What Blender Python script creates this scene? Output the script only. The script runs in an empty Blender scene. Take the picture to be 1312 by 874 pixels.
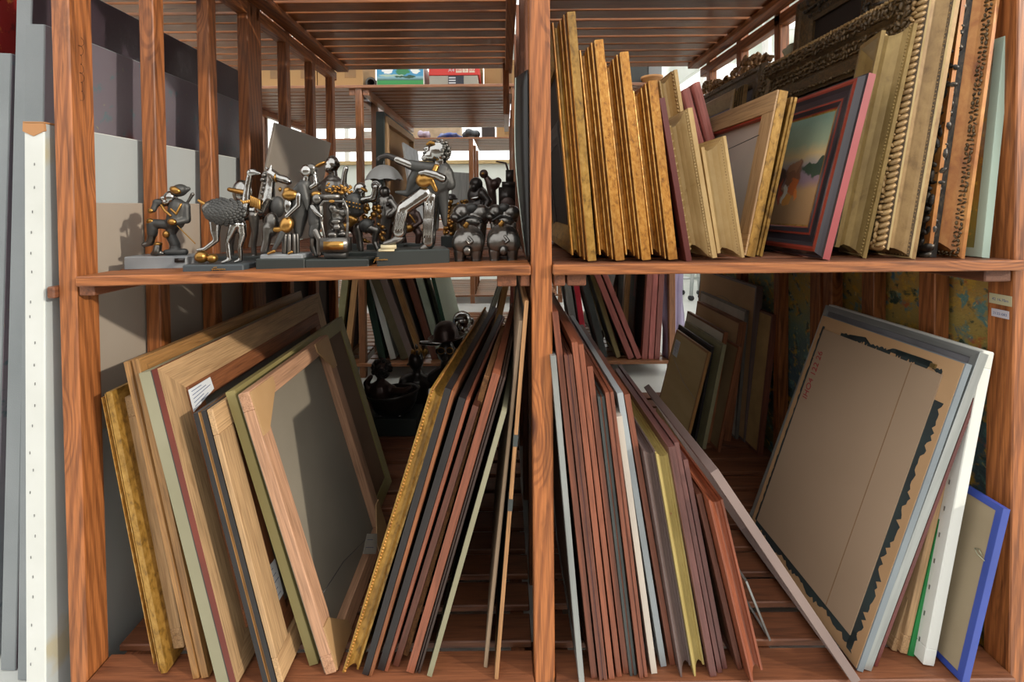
import bpy, bmesh, math, random
from mathutils import Vector as V, Matrix as M

sc = bpy.context.scene
col = sc.collection
rnd = random.Random(11)

# ---------------------------------------------------------------- camera
F = 620.0                                   # focal length in pixels of the 1312 px wide frame
PITCH, ROLL = math.radians(1.2), math.radians(0.55)
CAM = V((0.0, -1.24, 1.35))
VPX, VPY = 645.0, 264.0
PPX, PPY = VPX, VPY + F * math.tan(PITCH)
_F = V((0, math.cos(PITCH), -math.sin(PITCH)))
_r0, _u0 = V((1, 0, 0)), V((0, math.sin(PITCH), math.cos(PITCH)))
_R = _r0 * math.cos(ROLL) - _u0 * math.sin(ROLL)
_U = _r0 * math.sin(ROLL) + _u0 * math.cos(ROLL)
cam = bpy.data.cameras.new('camera')
cam.sensor_width = 36.0
cam.lens = F / 1312 * 36
cam.shift_x = (656 - PPX) / 1312
cam.shift_y = (PPY - 437) / 1312
cam.clip_start = 0.02
camo = bpy.data.objects.new('camera', cam)
col.objects.link(camo)
mw = M((( _R.x, _U.x, -_F.x, CAM.x), (_R.y, _U.y, -_F.y, CAM.y), (_R.z, _U.z, -_F.z, CAM.z), (0, 0, 0, 1)))
camo.matrix_world = mw
sc.camera = camo

# ---------------------------------------------------------------- world, sun, exposure
wd = bpy.data.worlds.new('sky'); sc.world = wd; wd.use_nodes = True
bg = wd.node_tree.nodes['Background']
bg.inputs[0].default_value = (1.0, 0.985, 0.955, 1)
bg.inputs[1].default_value = 1.7
sl = bpy.data.lights.new('sun', 'SUN'); sl.energy = 2.0; sl.angle = math.radians(1.5); sl.color = (1.0, 0.90, 0.76)
so = bpy.data.objects.new('sun', sl); col.objects.link(so)
so.location = (4, -4, 5)
SUN = V((-0.32, 0.17, -0.125)).normalized()
so.rotation_euler = SUN.to_track_quat('-Z', 'Y').to_euler()
sc.view_settings.view_transform = 'Standard'
sc.view_settings.look = 'None'
sc.view_settings.gamma = 1.0
sc.view_settings.exposure = 0.38
sc.view_settings.use_curve_mapping = False

# ---------------------------------------------------------------- pixel helpers
def ray(px, py): return _R * ((px - PPX) / F) + _U * (-(py - PPY) / F) + _F
def P(px, py, Y):
    d = ray(px, py); return CAM + d * ((Y - CAM.y) / d.y)
def PZ(px, py, z):
    d = ray(px, py); return CAM + d * ((z - CAM.z) / d.z)
def SC(Y): return (Y + 1.24) / F
DZ, SZ, TZ = 0.12, 1.20, 2.28               # lower deck, shelf, top deck heights
def shelfz(x): return SZ if x > .07 else SZ - .018 * min(1.2, max(0, (.05 - x) / 1.15))

# ---------------------------------------------------------------- materials
def lin(h):
    if not isinstance(h, str): return h
    h = h.lstrip('#'); o = []
    for i in (0, 2, 4):
        c = int(h[i:i + 2], 16) / 255
        o.append(c / 12.92 if c <= .04045 else ((c + .055) / 1.055) ** 2.4)
    return (o[0], o[1], o[2], 1)
_m = {}
class NT:
    def __init__(s, name):
        s.m = bpy.data.materials.new(name); s.m.use_nodes = True
        s.t = s.m.node_tree; s.n = s.t.nodes; s.b = s.n['Principled BSDF']
    def N(s, typ, **kw):
        n = s.n.new(typ)
        for k, v in kw.items():
            if k in n.inputs: n.inputs[k].default_value = v
            else: setattr(n, k, v)
        return n
    def L(s, a, b): s.t.links.new(a, b)
    def coord(s, scale=(1, 1, 1), rand=True):
        tc = s.N('ShaderNodeTexCoord'); mp = s.N('ShaderNodeMapping'); mp.inputs['Scale'].default_value = scale
        s.L(tc.outputs['Object'], mp.inputs['Vector'])
        if rand:
            oi = s.N('ShaderNodeObjectInfo'); mu = s.N('ShaderNodeMath', operation='MULTIPLY'); mu.inputs[1].default_value = 53.0
            s.L(oi.outputs['Random'], mu.inputs[0]); s.L(mu.outputs[0], mp.inputs['Location'])
        return mp.outputs[0]
    def noise(s, vec, scale, detail=3, dist=0.0, rough=.5):
        n = s.N('ShaderNodeTexNoise'); n.inputs['Scale'].default_value = scale; n.inputs['Detail'].default_value = detail
        n.inputs['Distortion'].default_value = dist; n.inputs['Roughness'].default_value = rough
        s.L(vec, n.inputs['Vector']); return n.outputs[0]
    def ramp(s, fac, stops):
        r = s.N('ShaderNodeValToRGB'); e = r.color_ramp.elements
        e[0].position, e[0].color = stops[0][0], lin(stops[0][1]); e[1].position, e[1].color = stops[-1][0], lin(stops[-1][1])
        for p, c in stops[1:-1]:
            x = e.new(p); x.color = lin(c)
        s.L(fac, r.inputs[0]); return r.outputs[0]
    def mix(s, fac, a, b, mode='MIX'):
        x = s.N('ShaderNodeMix', data_type='RGBA', blend_type=mode)
        for i, v in ((0, fac), (6, a), (7, b)):
            if hasattr(v, 'is_linked') or hasattr(v, 'links'): s.L(v, x.inputs[i])
            else: x.inputs[i].default_value = lin(v) if i else v
        return x.outputs[2]
    def bump(s, h, st=.3, d=.004):
        b = s.N('ShaderNodeBump'); b.inputs['Strength'].default_value = st; b.inputs['Distance'].default_value = d
        s.L(h, b.inputs['Height']); s.L(b.outputs[0], s.b.inputs['Normal'])

def wood(name, c1, c2, rough=.5, sc_=1.0, bump=.25, knots=False, tone=.85, fine=.45):
    if name in _m: return _m[name]
    t = NT(name); v = t.coord((1.3 * sc_, 14 * sc_, 14 * sc_))
    a = t.noise(v, 2.2, 4, 1.2, .6); b = t.noise(t.coord((3 * sc_, 90 * sc_, 90 * sc_)), 3, 2)
    c = t.ramp(a, [(.28, c2), (.5, c1), (.62, c1), (.74, c2)])
    d = t.ramp(b, [(.3, '#6a6a6a'), (.62, '#ffffff')])
    c = t.mix(fine, c, d, 'MULTIPLY')
    if knots:
        vo = t.N('ShaderNodeTexVoronoi'); vo.inputs['Scale'].default_value = 1.0
        t.L(t.coord((2.3, 7, 7)), vo.inputs['Vector'])
        k = t.ramp(vo.outputs['Distance'], [(.0, '#ffffff'), (.30, '#000000')])
        ad = t.N('ShaderNodeVectorMath', operation='MULTIPLY_ADD'); ad.inputs[1].default_value = (0, .05, .05); t.L(k, ad.inputs[0]); t.L(t.coord((.10, 1, 1)), ad.inputs[2])
        wv = t.N('ShaderNodeTexWave', wave_type='BANDS', bands_direction='DIAGONAL'); wv.inputs['Scale'].default_value = 26; wv.inputs['Distortion'].default_value = 3.5
        wv.inputs['Detail'].default_value = 3; wv.inputs['Detail Scale'].default_value = .6; t.L(ad.outputs[0], wv.inputs['Vector'])
        c = t.mix(.45, c, t.ramp(wv.outputs[0], [(.1, '#8e7468'), (.6, '#ffffff')]), 'MULTIPLY')
        kk = t.ramp(vo.outputs['Distance'], [(.06, '#ffffff'), (.13, '#000000')])
        c = t.mix(kk, c, '#45200f')
    oi = t.N('ShaderNodeObjectInfo'); mr = t.N('ShaderNodeMapRange'); mr.inputs['To Min'].default_value = tone; mr.inputs['To Max'].default_value = 1.08
    t.L(oi.outputs['Random'], mr.inputs['Value']); hs = t.N('ShaderNodeHueSaturation'); t.L(mr.outputs[0], hs.inputs['Value']); t.L(c, hs.inputs['Color'])
    t.L(hs.outputs[0], t.b.inputs['Base Color']); t.b.inputs['Roughness'].default_value = rough
    t.bump(b, bump, .002); _m[name] = t.m; return t.m

def paint(name, c, rough=.5, metal=0.0, var='', vs=6, amt=.35, wear=None, wl=.66, ws=60, bump=0.0, stretch=(1, 1, 1), bs=120, coat=0):
    if name in _m: return _m[name]
    t = NT(name); v = t.coord(stretch)
    o = t.mix(t.ramp(t.noise(v, vs, 4), [(.3, '#000000'), (.7, '#ffffff')]), c, var or c)
    if not var: o = t.mix(amt, o, t.ramp(t.noise(v, vs * 1.7, 5), [(.3, '#8a8a8a'), (.65, '#ffffff')]), 'MULTIPLY')
    if wear:
        o = t.mix(t.ramp(t.noise(v, ws, 5), [(wl, '#000000'), (wl + .05, '#ffffff')]), o, wear)
    t.L(o, t.b.inputs['Base Color']); t.b.inputs['Roughness'].default_value = rough; t.b.inputs['Metallic'].default_value = metal
    if coat: t.b.inputs['Coat Weight'].default_value = coat
    if bump: t.bump(t.noise(v, bs, 3), bump, .003)
    _m[name] = t.m; return t.m

def gold(name, c1, c2, c3, rough=.38, metal=.45, s1=38, lo=.48, bump=.4):
    if name in _m: return _m[name]
    t = NT(name); v = t.coord((1, 1.6, 1.6))
    o = t.ramp(t.noise(v, s1, 5, .4, .65), [(.25, c3), (lo, c1), (.72, c2)])
    o = t.mix(t.ramp(t.noise(t.coord((.6, 3, 3)), 7, 3), [(.45, '#000000'), (.7, '#ffffff')]), o, t.mix(.5, o, c3))
    t.L(o, t.b.inputs['Base Color']); t.b.inputs['Roughness'].default_value = rough; t.b.inputs['Metallic'].default_value = metal
    t.bump(t.noise(v, s1 * 1.5, 4), bump, .002); _m[name] = t.m; return t.m

def picture(name, stops, blobs=(), axis=1, nz=(6, .12), rough=.5, speck=None, bump=.15):
    """a painted picture: colour bands up the canvas with ragged edges, then soft dabs of paint"""
    t = NT(name); tc = t.N('ShaderNodeTexCoord'); sp = t.N('ShaderNodeSeparateXYZ'); t.L(tc.outputs['Generated'], sp.inputs[0])
    n = t.noise(tc.outputs['Generated'], nz[0], 5, .3, .6)
    ma = t.N('ShaderNodeMath', operation='MULTIPLY_ADD'); ma.inputs[1].default_value = nz[1]; t.L(n, ma.inputs[0]); t.L(sp.outputs[axis], ma.inputs[2])
    o = t.ramp(ma.outputs[0], stops)
    dn = t.N('ShaderNodeTexNoise'); dn.inputs['Scale'].default_value = 9; t.L(tc.outputs['Generated'], dn.inputs['Vector'])
    off = t.N('ShaderNodeVectorMath', operation='MULTIPLY_ADD'); off.inputs[1].default_value = (.16, .16, 0)
    t.L(dn.outputs['Color'], off.inputs[0]); t.L(tc.outputs['Generated'], off.inputs[2])
    for (x, y, rx, ry, c) in blobs:
        su = t.N('ShaderNodeVectorMath', operation='SUBTRACT'); t.L(off.outputs[0], su.inputs[0]); su.inputs[1].default_value = (x + .08, y + .08, .5)
        dv = t.N('ShaderNodeVectorMath', operation='MULTIPLY'); t.L(su.outputs[0], dv.inputs[0]); dv.inputs[1].default_value = (1 / rx, 1 / ry, 0)
        ln = t.N('ShaderNodeVectorMath', operation='LENGTH'); t.L(dv.outputs[0], ln.inputs[0])
        o = t.mix(t.ramp(ln.outputs['Value'], [(.85, '#ffffff'), (1.0, '#000000')]), o, c)
    if speck:
        for (c, s, lv) in speck:
            o = t.mix(t.ramp(t.noise(tc.outputs['Object'], s, 4, .3, .6), [(lv, '#000000'), (lv + .08, '#ffffff')]), o, c)
    t.L(o, t.b.inputs['Base Color']); t.b.inputs['Roughness'].default_value = rough
    t.bump(t.noise(tc.outputs['Object'], 60, 4), bump, .004)
    return t.m

def plain(name, c, rough=.5, metal=0.0):
    if name in _m: return _m[name]
    t = NT(name); t.b.inputs['Base Color'].default_value = lin(c); t.b.inputs['Roughness'].default_value = rough
    t.b.inputs['Metallic'].default_value = metal; _m[name] = t.m; return t.m

RACK = wood('rack wood', '#a86636', '#78441f', .5, 1.0, .3, True)
RACK2 = wood('shaded rack wood', '#7e4c30', '#55301e', .55, 1.0, .3, False, .65, .35)  # same rack wood, darkened so the colour carries the decks' shade
RACKT = wood('rack top wood', '#a06438', '#744424', .36, 1.0, .3, False, .62, .35)
RACKG = wood('aisle rack wood', '#a06a46', '#74482c', .3, 1.0, .3, False, .65, .35)

# ---------------------------------------------------------------- object helpers
def link(o, parent=None):
    col.objects.link(o)
    if parent is not None: o.parent = parent
    return o
def tag(o, label=None, cat=None, group=None, kind=None):
    if label: o['label'] = label
    if cat: o['category'] = cat
    if group: o['group'] = group
    if kind: o['kind'] = kind
    return o
def empty(name, mat4, label=None, cat=None, group=None):
    o = bpy.data.objects.new(name, None); o.empty_display_size = .05; link(o); o.matrix_world = mat4
    return tag(o, label, cat, group)
def obj(name, me, parent=None, mat4=None):
    o = bpy.data.objects.new(name, me); link(o, parent)
    if mat4 is not None:
        if parent is not None: o.matrix_basis = mat4
        else: o.matrix_world = mat4
    return o
_boxes = {}
def boxmesh(sx, sy, sz, mat, bev=.002):
    k = (round(sx, 4), round(sy, 4), round(sz, 4), mat.name, bev)
    if k in _boxes: return _boxes[k]
    bm = bmesh.new(); bmesh.ops.create_cube(bm, size=1)
    for v in bm.verts: v.co = V((v.co.x * sx, v.co.y * sy, v.co.z * sz))
    if bev: bmesh.ops.bevel(bm, geom=bm.edges[:], offset=min(bev, min(sx, sy, sz) * .3), segments=1, affect='EDGES')
    me = bpy.data.meshes.new('box'); bm.to_mesh(me); bm.free(); me.materials.append(mat); _boxes[k] = me; return me
AX = {'x': M.Identity(4), 'y': M.Rotation(math.pi / 2, 4, 'Z'), 'z': M.Rotation(-math.pi / 2, 4, 'Y')}
def board(name, parent, x0, x1, y0, y1, z0, z1, axis, mat, bev=.003):
    sx, sy, sz = x1 - x0, y1 - y0, z1 - z0
    d = {'x': (sx, sy, sz), 'y': (sy, sx, sz), 'z': (sz, sy, sx)}[axis]
    c = V(((x0 + x1) / 2, (y0 + y1) / 2, (z0 + z1) / 2))
    if parent is not None: c = parent.matrix_world.inverted() @ c
    return obj(name, boxmesh(*d, mat, bev), parent, M.Translation(c) @ AX[axis])

class MB:
    """collects simple shapes into one mesh"""
    def __init__(s): s.v = []; s.f = []; s.mi = []; s.cur = 0
    def add(s, vs, fs):
        o = len(s.v); s.v += [V(x) for x in vs]; s.f += [tuple(i + o for i in f) for f in fs]; s.mi += [s.cur] * len(fs)
    def box(s, c, h, rot=None):
        c = V(c); R = rot or M.Identity(3)
        vs = [c + R @ V((a * h[0], b * h[1], d * h[2])) for a in (-1, 1) for b in (-1, 1) for d in (-1, 1)]
        s.add(vs, [(0, 1, 3, 2), (4, 6, 7, 5), (0, 4, 5, 1), (2, 3, 7, 6), (0, 2, 6, 4), (1, 5, 7, 3)])
    def ell(s, c, r, rot=None, nu=12, nv=8):
        c = V(c); R = rot or M.Identity(3)
        if not hasattr(r, '__len__'): r = (r, r, r)
        vs = [c + R @ V((0, 0, r[2]))]
        for j in range(1, nv):
            th = math.pi * j / nv
            for i in range(nu):
                ph = 2 * math.pi * i / nu
                vs.append(c + R @ V((r[0] * math.sin(th) * math.cos(ph), r[1] * math.sin(th) * math.sin(ph), r[2] * math.cos(th))))
        vs.append(c + R @ V((0, 0, -r[2])))
        fs = [(0, 1 + i, 1 + (i + 1) % nu) for i in range(nu)]
        for j in range(nv - 2):
            a, b = 1 + j * nu, 1 + (j + 1) * nu
            fs += [(a + i, b + i, b + (i + 1) % nu, a + (i + 1) % nu) for i in range(nu)]
        l = len(vs) - 1; a = 1 + (nv - 2) * nu
        fs += [(l, a + (i + 1) % nu, a + i) for i in range(nu)]
        s.add(vs, fs)
    def tube(s, pts, rs, n=10, cap=True, flat=1.0):
        pts = [V(p) for p in pts]
        if not hasattr(rs, '__len__'): rs = [rs] * len(pts)
        vs = []; up = V((0, .3, 1)); k = len(pts)
        for i, p in enumerate(pts):
            d = (pts[min(i + 1, k - 1)] - pts[max(i - 1, 0)])
            if d.length < 1e-9: d = V((0, 0, 1))
            d.normalize(); a = d.cross(up)
            if a.length < .1: a = d.cross(V((1, 0, 0)))
            a.normalize(); b = d.cross(a)
            for q in range(n):
                an = 2 * math.pi * q / n
                vs.append(p + a * (rs[i] * math.cos(an)) + b * (rs[i] * flat * math.sin(an)))
        fs = [(i * n + q, i * n + (q + 1) % n, (i + 1) * n + (q + 1) % n, (i + 1) * n + q) for i in range(k - 1) for q in range(n)]
        if cap: fs += [tuple(range(n - 1, -1, -1)), tuple(range((k - 1) * n, k * n))]
        s.add(vs, fs)
    def cap(s, a, b, ra, rb=None, n=10):
        """tapered capsule with round ends"""
        rb = ra if rb is None else rb; a, b = V(a), V(b); d = b - a
        d = d.normalized() if d.length > 1e-9 else V((0, 0, 1))
        pts, rs = [], []
        for an in (90, 60, 30, 0): pts.append(a - d * ra * math.sin(math.radians(an))); rs.append(max(ra * math.cos(math.radians(an)), ra * .03))
        for an in (0, 30, 60, 90): pts.append(b + d * rb * math.sin(math.radians(an))); rs.append(max(rb * math.cos(math.radians(an)), rb * .03))
        s.tube(pts, rs, n)
    def prism(s, poly, dvec):
        k = len(poly); d = V(dvec); vs = [V(p) for p in poly] + [V(p) + d for p in poly]
        s.add(vs, [tuple(range(k))[::-1], tuple(range(k, 2 * k))] + [(i, (i + 1) % k, k + (i + 1) % k, k + i) for i in range(k)])
    def lathe(s, c, prof, n=20, rot=None):
        c = V(c); R = rot or M.Identity(3); vs = []
        for (r, z) in prof:
            for i in range(n):
                a = 2 * math.pi * i / n; vs.append(c + R @ V((r * math.cos(a), r * math.sin(a), z)))
        k = len(prof)
        s.add(vs, [(j * n + i, j * n + (i + 1) % n, (j + 1) * n + (i + 1) % n, (j + 1) * n + i) for j in range(k - 1) for i in range(n)])
    def build(s, name, mats, parent=None, mat4=None, smooth=True, remesh=0, sub=0, origin=None):
        if origin is not None: s.v = [x - origin for x in s.v]
        me = bpy.data.meshes.new(name); me.from_pydata([tuple(x) for x in s.v], [], s.f)
        mats = mats if isinstance(mats, (list, tuple)) else [mats]
        for m in mats: me.materials.append(m)
        if len(mats) > 1: me.polygons.foreach_set('material_index', s.mi)
        bm = bmesh.new(); bm.from_mesh(me); bmesh.ops.recalc_face_normals(bm, faces=bm.faces); bm.to_mesh(me); bm.free()
        if smooth: me.polygons.foreach_set('use_smooth', [True] * len(me.polygons))
        me.update()
        o = obj(name, me, parent, mat4)
        if remesh:
            r = o.modifiers.new('union', 'REMESH'); r.mode = 'VOXEL'; r.voxel_size = remesh; r.use_smooth_shade = True
            q = o.modifiers.new('soften', 'SMOOTH'); q.iterations = 3; q.factor = .5
        if sub:
            q = o.modifiers.new('sub', 'SUBSURF'); q.levels = q.render_levels = sub
        return o
def text(name, body, size, mat, parent, mat4, extrude=.0006, align='LEFT'):
    cu = bpy.data.curves.new(name, 'FONT'); cu.body = body; cu.size = size; cu.extrude = extrude; cu.align_x = align
    o = bpy.data.objects.new(name, cu); col.objects.link(o)
    dg = bpy.context.evaluated_depsgraph_get(); me = bpy.data.meshes.new_from_object(o.evaluated_get(dg))
    bpy.data.objects.remove(o); bpy.data.curves.remove(cu)
    me.materials.clear(); me.materials.append(mat)
    return obj(name, me, parent, mat4)

# ---------------------------------------------------------------- the hall
CONC = paint('pale concrete', '#d5d6d2', .35, 0, '#bfc2be', 2.5, bump=.05)
WALLM = paint('white plaster', '#e4e8e2', .8, 0, '#d6dcd4', 1.5, bump=.05)
GLASS = NT('window glass'); GLASS.b.inputs['Base Color'].default_value = (1, 1, 1, 1); GLASS.b.inputs['Transmission Weight'].default_value = 1
GLASS.b.inputs['Roughness'].default_value = 0; GLASS.b.inputs['IOR'].default_value = 1.02; GLASS = GLASS.m
def struct(name, b, mat, label):
    o = board(name, None, *b, 'x', mat, 0); return tag(o, label, None, None, 'structure')
struct('ground', (-16, 16, -16, -2.2, -.1, -.001), paint('added dark paving', '#7c746a', .8, 0, '#6c645a', 1.2), 'unseen dark paving added in front of the racks')  # unseen ground, added dark so the silver gets contrasting reflections
struct('wall_front_added', (-16, 13, -9.4, -9.2, 0, 3.0), paint('added yard wall', '#7d6a58', .9, 0, '#6c5a4a', 1.0), 'brown added yard wall facing the racks, out of view')  # added out of view so polished metal mirrors something dark
struct('floor', (-14, 14, -2.2, 9.2, -.1, 0), CONC, 'pale polished concrete floor of the store')
struct('ceiling', (-5, 6, -.3, 2.0, 4.6, 4.7), WALLM, 'unseen white ceiling added over the front rack')  # unseen slab added to keep overhead light off the rack decks
struct('trim_8', (-5, 6, 8.0, 9.2, 4.6, 4.7), WALLM, 'white ceiling strip along the back wall')
w = tag(empty('window_8', M.Translation((-5, 2.0, 4.6))), 'glazed roof light added over the aisles, out of view', None, None, 'structure')  # unseen opening added to brighten the aisles and back of the hall
struct('wall_left', (-5.1, -5, -.3, 9.2, 0, 4.6), WALLM, 'white side wall of the hall')
BW = 8.6
bw = struct('wall_back', (-5, 6, BW, BW + .12, 0, 2.25), WALLM, 'white back wall under the window band')
struct('trim_1', (-5, 6, BW, BW + .12, 4.2, 4.6), WALLM, 'white band of wall above the windows')
struct('trim_2', (-5, 6, BW - .10, BW, 2.21, 2.28), wood('sill wood', '#cdb27e', '#a88a58'), 'pale wooden window sill')
for i, (a, b, c, d) in enumerate(((.9, 9.2, 0, 1.62), (.9, 9.2, 3.7, 4.6), (.9, 1.1, 1.62, 3.7))):
    struct('wall_right_added' if i == 0 else 'trim_%d' % (2 + i), (3.4, 3.5, a, b, c, d), WALLM, ('white side wall added right of the racks', 'white band over the side window', 'white pier beside the side window')[i])  # the right wall is added to cut low fill light from the side
WF = plain('white frame', '#e8e8e4', .5)
w = bpy.data.objects['window_8']
for i in range(6):
    a = -5 + i * 11 / 6
    board('pane', w, a + .03, a + 11 / 6 - .03, 2.0, 8.0, 4.64, 4.65, 'y', GLASS, 0); board('window_frame', w, a - .03, a + .03, 2.0, 8.0, 4.6, 4.7, 'y', WF, 0)
for i in range(6):
    x0 = -5 + i * 11 / 6; x1 = x0 + 11 / 6
    w = tag(empty('window_%d' % (i + 1), M.Translation((x0, BW, 2.25))), 'tall bright window pane in the back wall', None, None, 'structure')
    board('pane', w, x0 + .04, x1 - .04, BW + .05, BW + .06, 2.29, 4.18, 'x', GLASS, 0)
    board('window_frame', w, x0, x0 + .04, BW, BW + .12, 2.28, 4.2, 'z', WF, 0)
    board('window_frame', w, x1 - .04, x1, BW, BW + .12, 2.28, 4.2, 'z', WF, 0)

w = tag(empty('window_7', M.Translation((3.4, 1.1, 1.62))), 'long bright side window right of the racks', None, None, 'structure')
for i in range(4):
    a = 1.1 + i * 2.0
    board('pane', w, 3.44, 3.45, a + .03, a + 1.97, 1.63, 3.69, 'y', GLASS, 0); board('window_frame', w, 3.4, 3.5, a + 1.97, a + 2.03, 1.62, 3.7, 'z', WF, 0)

# ---------------------------------------------------------------- racks
POSTY = [0, .30, .59, .89, 1.24, 1.58, 1.91]
POSTYR = [0, .235, .48, .73, 1.07, 1.45, 1.85]
UD = 1.98
r1 = empty('storage_rack', M.Translation((.1, 0, 0)), 'large reddish-brown wooden storage rack with slatted shelves in the foreground', 'rack', 'wooden storage racks')
PZ0, PZ1 = 0.0, 2.46
def posts(r, xa, xb, ys, dy, mat, z0=PZ0, z1=PZ1):
    for y in ys: board('post', r, xa, xb, y, y + dy, z0, z1, 'z', mat)
board('post', r1, -1.146, -1.10, 0, .071, 0, PZ1, 'z', RACK)
posts(r1, -1.146, -1.10, POSTY[1:3], .05, RACK)
board('post', r1, -1.146, -1.10, .87, .99, 0, PZ1, 'z', RACK)
posts(r1, -1.146, -1.10, POSTY[4:], .05, RACK)
board('post', r1, .07, .123, -.004, .06, 0, PZ1, 'z', RACK)
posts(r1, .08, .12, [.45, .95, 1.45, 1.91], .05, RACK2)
board('post', r1, 1.312, 1.372, 0, .07, 0, PZ1, 'z', RACK)
posts(r1, 1.318, 1.364, POSTYR[1:3], .06, RACK)
board('post', r1, 1.318, 1.364, .70, .755, 0, PZ1, 'z', RACK); board('post', r1, 1.318, 1.364, .775, .84, 0, PZ1, 'z', RACK)
posts(r1, 1.318, 1.364, POSTYR[4:], .05, RACK)
def deck(r, x0, x1, y0, n, z, mat, pitch=.122, wdt=.096, th=.02, first=None):
    for i in range(n):
        a = y0 + i * pitch
        if i == 0 and first: board('slat', r, x0, x1, a, a + wdt, z - th, z, 'x', first); continue
        j = rnd.uniform(-.004, .004)
        board('slat', r, x0 + j, x1 + j, a + j, a + wdt + j, z - th, z, 'x', mat)
# lower decks
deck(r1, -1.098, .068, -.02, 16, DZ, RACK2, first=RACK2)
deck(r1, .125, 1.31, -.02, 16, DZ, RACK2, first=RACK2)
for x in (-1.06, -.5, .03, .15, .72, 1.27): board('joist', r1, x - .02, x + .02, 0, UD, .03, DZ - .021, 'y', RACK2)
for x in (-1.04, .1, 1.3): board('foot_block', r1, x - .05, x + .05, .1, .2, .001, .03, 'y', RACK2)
# middle shelf, right bay level, left bay sagging a little to the left
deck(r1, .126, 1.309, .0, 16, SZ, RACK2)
board('front_board', r1, .124, 1.33, -.022, .0, SZ - .026, SZ, 'x', RACK)
tilt = math.atan2(.018, 1.15)
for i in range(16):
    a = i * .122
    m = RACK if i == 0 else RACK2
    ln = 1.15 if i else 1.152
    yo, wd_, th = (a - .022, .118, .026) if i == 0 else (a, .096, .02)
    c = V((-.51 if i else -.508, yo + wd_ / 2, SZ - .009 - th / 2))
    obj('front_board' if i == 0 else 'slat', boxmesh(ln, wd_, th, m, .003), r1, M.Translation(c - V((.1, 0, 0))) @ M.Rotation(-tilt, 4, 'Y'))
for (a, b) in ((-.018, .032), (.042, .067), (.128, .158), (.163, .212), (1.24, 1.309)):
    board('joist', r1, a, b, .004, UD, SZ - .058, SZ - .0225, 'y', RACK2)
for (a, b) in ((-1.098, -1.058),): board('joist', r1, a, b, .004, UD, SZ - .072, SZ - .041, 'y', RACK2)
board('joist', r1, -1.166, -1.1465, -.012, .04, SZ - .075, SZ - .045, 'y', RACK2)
# top decks and the rails under them
deck(r1, -1.098, .06, .0, 17, TZ + .02, RACKT)
deck(r1, .125, 1.31, .0, 17, TZ + .02, RACKT)
deck(r1, -2.3, -1.15, .0, 17, TZ + .02, RACKT)
for (a, b, c, d) in ((-1.098, -1.02, TZ - .03, TZ), (-1.15, -1.10, TZ - .085, TZ - .03), (1.235, 1.31, TZ - .03, TZ), (1.318, 1.366, TZ - .085, TZ - .03), (.02, .066, TZ - .05, TZ), (.128, .17, TZ - .05, TZ)):
    board('rail', r1, a, b, .0, UD + .02, c, d, 'y', RACK)
board('strut', r1, .005, .045, 1.92, 1.96, 1.95, TZ, 'z', RACK)

Y2, Y3 = 2.56, 5.46
r2 = empty('storage_rack', M.Translation((0, Y2, 0)), 'second wooden storage rack standing across the aisle behind the front one', 'rack', 'wooden storage racks')
for xa in (-2.35, -1.15, .075, 1.30):
    posts(r2, xa, xa + .05, [Y2, Y2 + .45, Y2 + .9, Y2 + 1.35, Y2 + 1.86], .06, RACKG, 0, TZ + .0)
for (a, b) in ((-2.30, -1.155), (-1.098, .07), (.127, 1.298)):
    deck(r2, a, b, Y2 + .0, 15, DZ, RACKG); deck(r2, a, b, Y2, 15, SZ - .02, RACKG); deck(r2, a, b, Y2, 16, TZ + .02, RACKG)
    board('rail', r2, a, a + .05, Y2 + .02, Y2 + 1.95, TZ - .05, TZ, 'y', RACKG); board('rail', r2, b - .05, b, Y2 + .02, Y2 + 1.95, TZ - .05, TZ, 'y', RACKG)
board('front_board', r2, -2.35, 1.36, Y2 - .022, Y2 - .001, TZ - .002, TZ + .021, 'x', RACKG)
board('front_board', r2, -2.35, 1.36, Y2 - .022, Y2 - .001, DZ - .024, DZ, 'x', RACKG)
r3 = empty('storage_rack', M.Translation((-.5, Y3, 0)), 'far wooden storage rack against the bright windows', 'rack', 'wooden storage racks')
for xa in (-3.0, -1.6, -.47, .75):
    posts(r3, xa, xa + .06, [Y3, Y3 + .7, Y3 + 1.4], .06, RACKG, 0, TZ)
for (a, b) in ((-2.93, -1.61), (-1.53, -.48), (-.40, .74)):
    deck(r3, a, b, Y3, 12, DZ, RACKG); deck(r3, a, b, Y3, 12, SZ - .02, RACKG); deck(r3, a, b, Y3, 12, TZ + .02, RACKG)
board('front_board', r3, -3.0, .8, Y3 - .022, Y3 - .001, TZ - .002, TZ + .021, 'x', RACKG)
board('front_board', r3, -3.0, .8, Y3 - .022, Y3 - .001, DZ - .024, DZ, 'x', RACKG)

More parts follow.
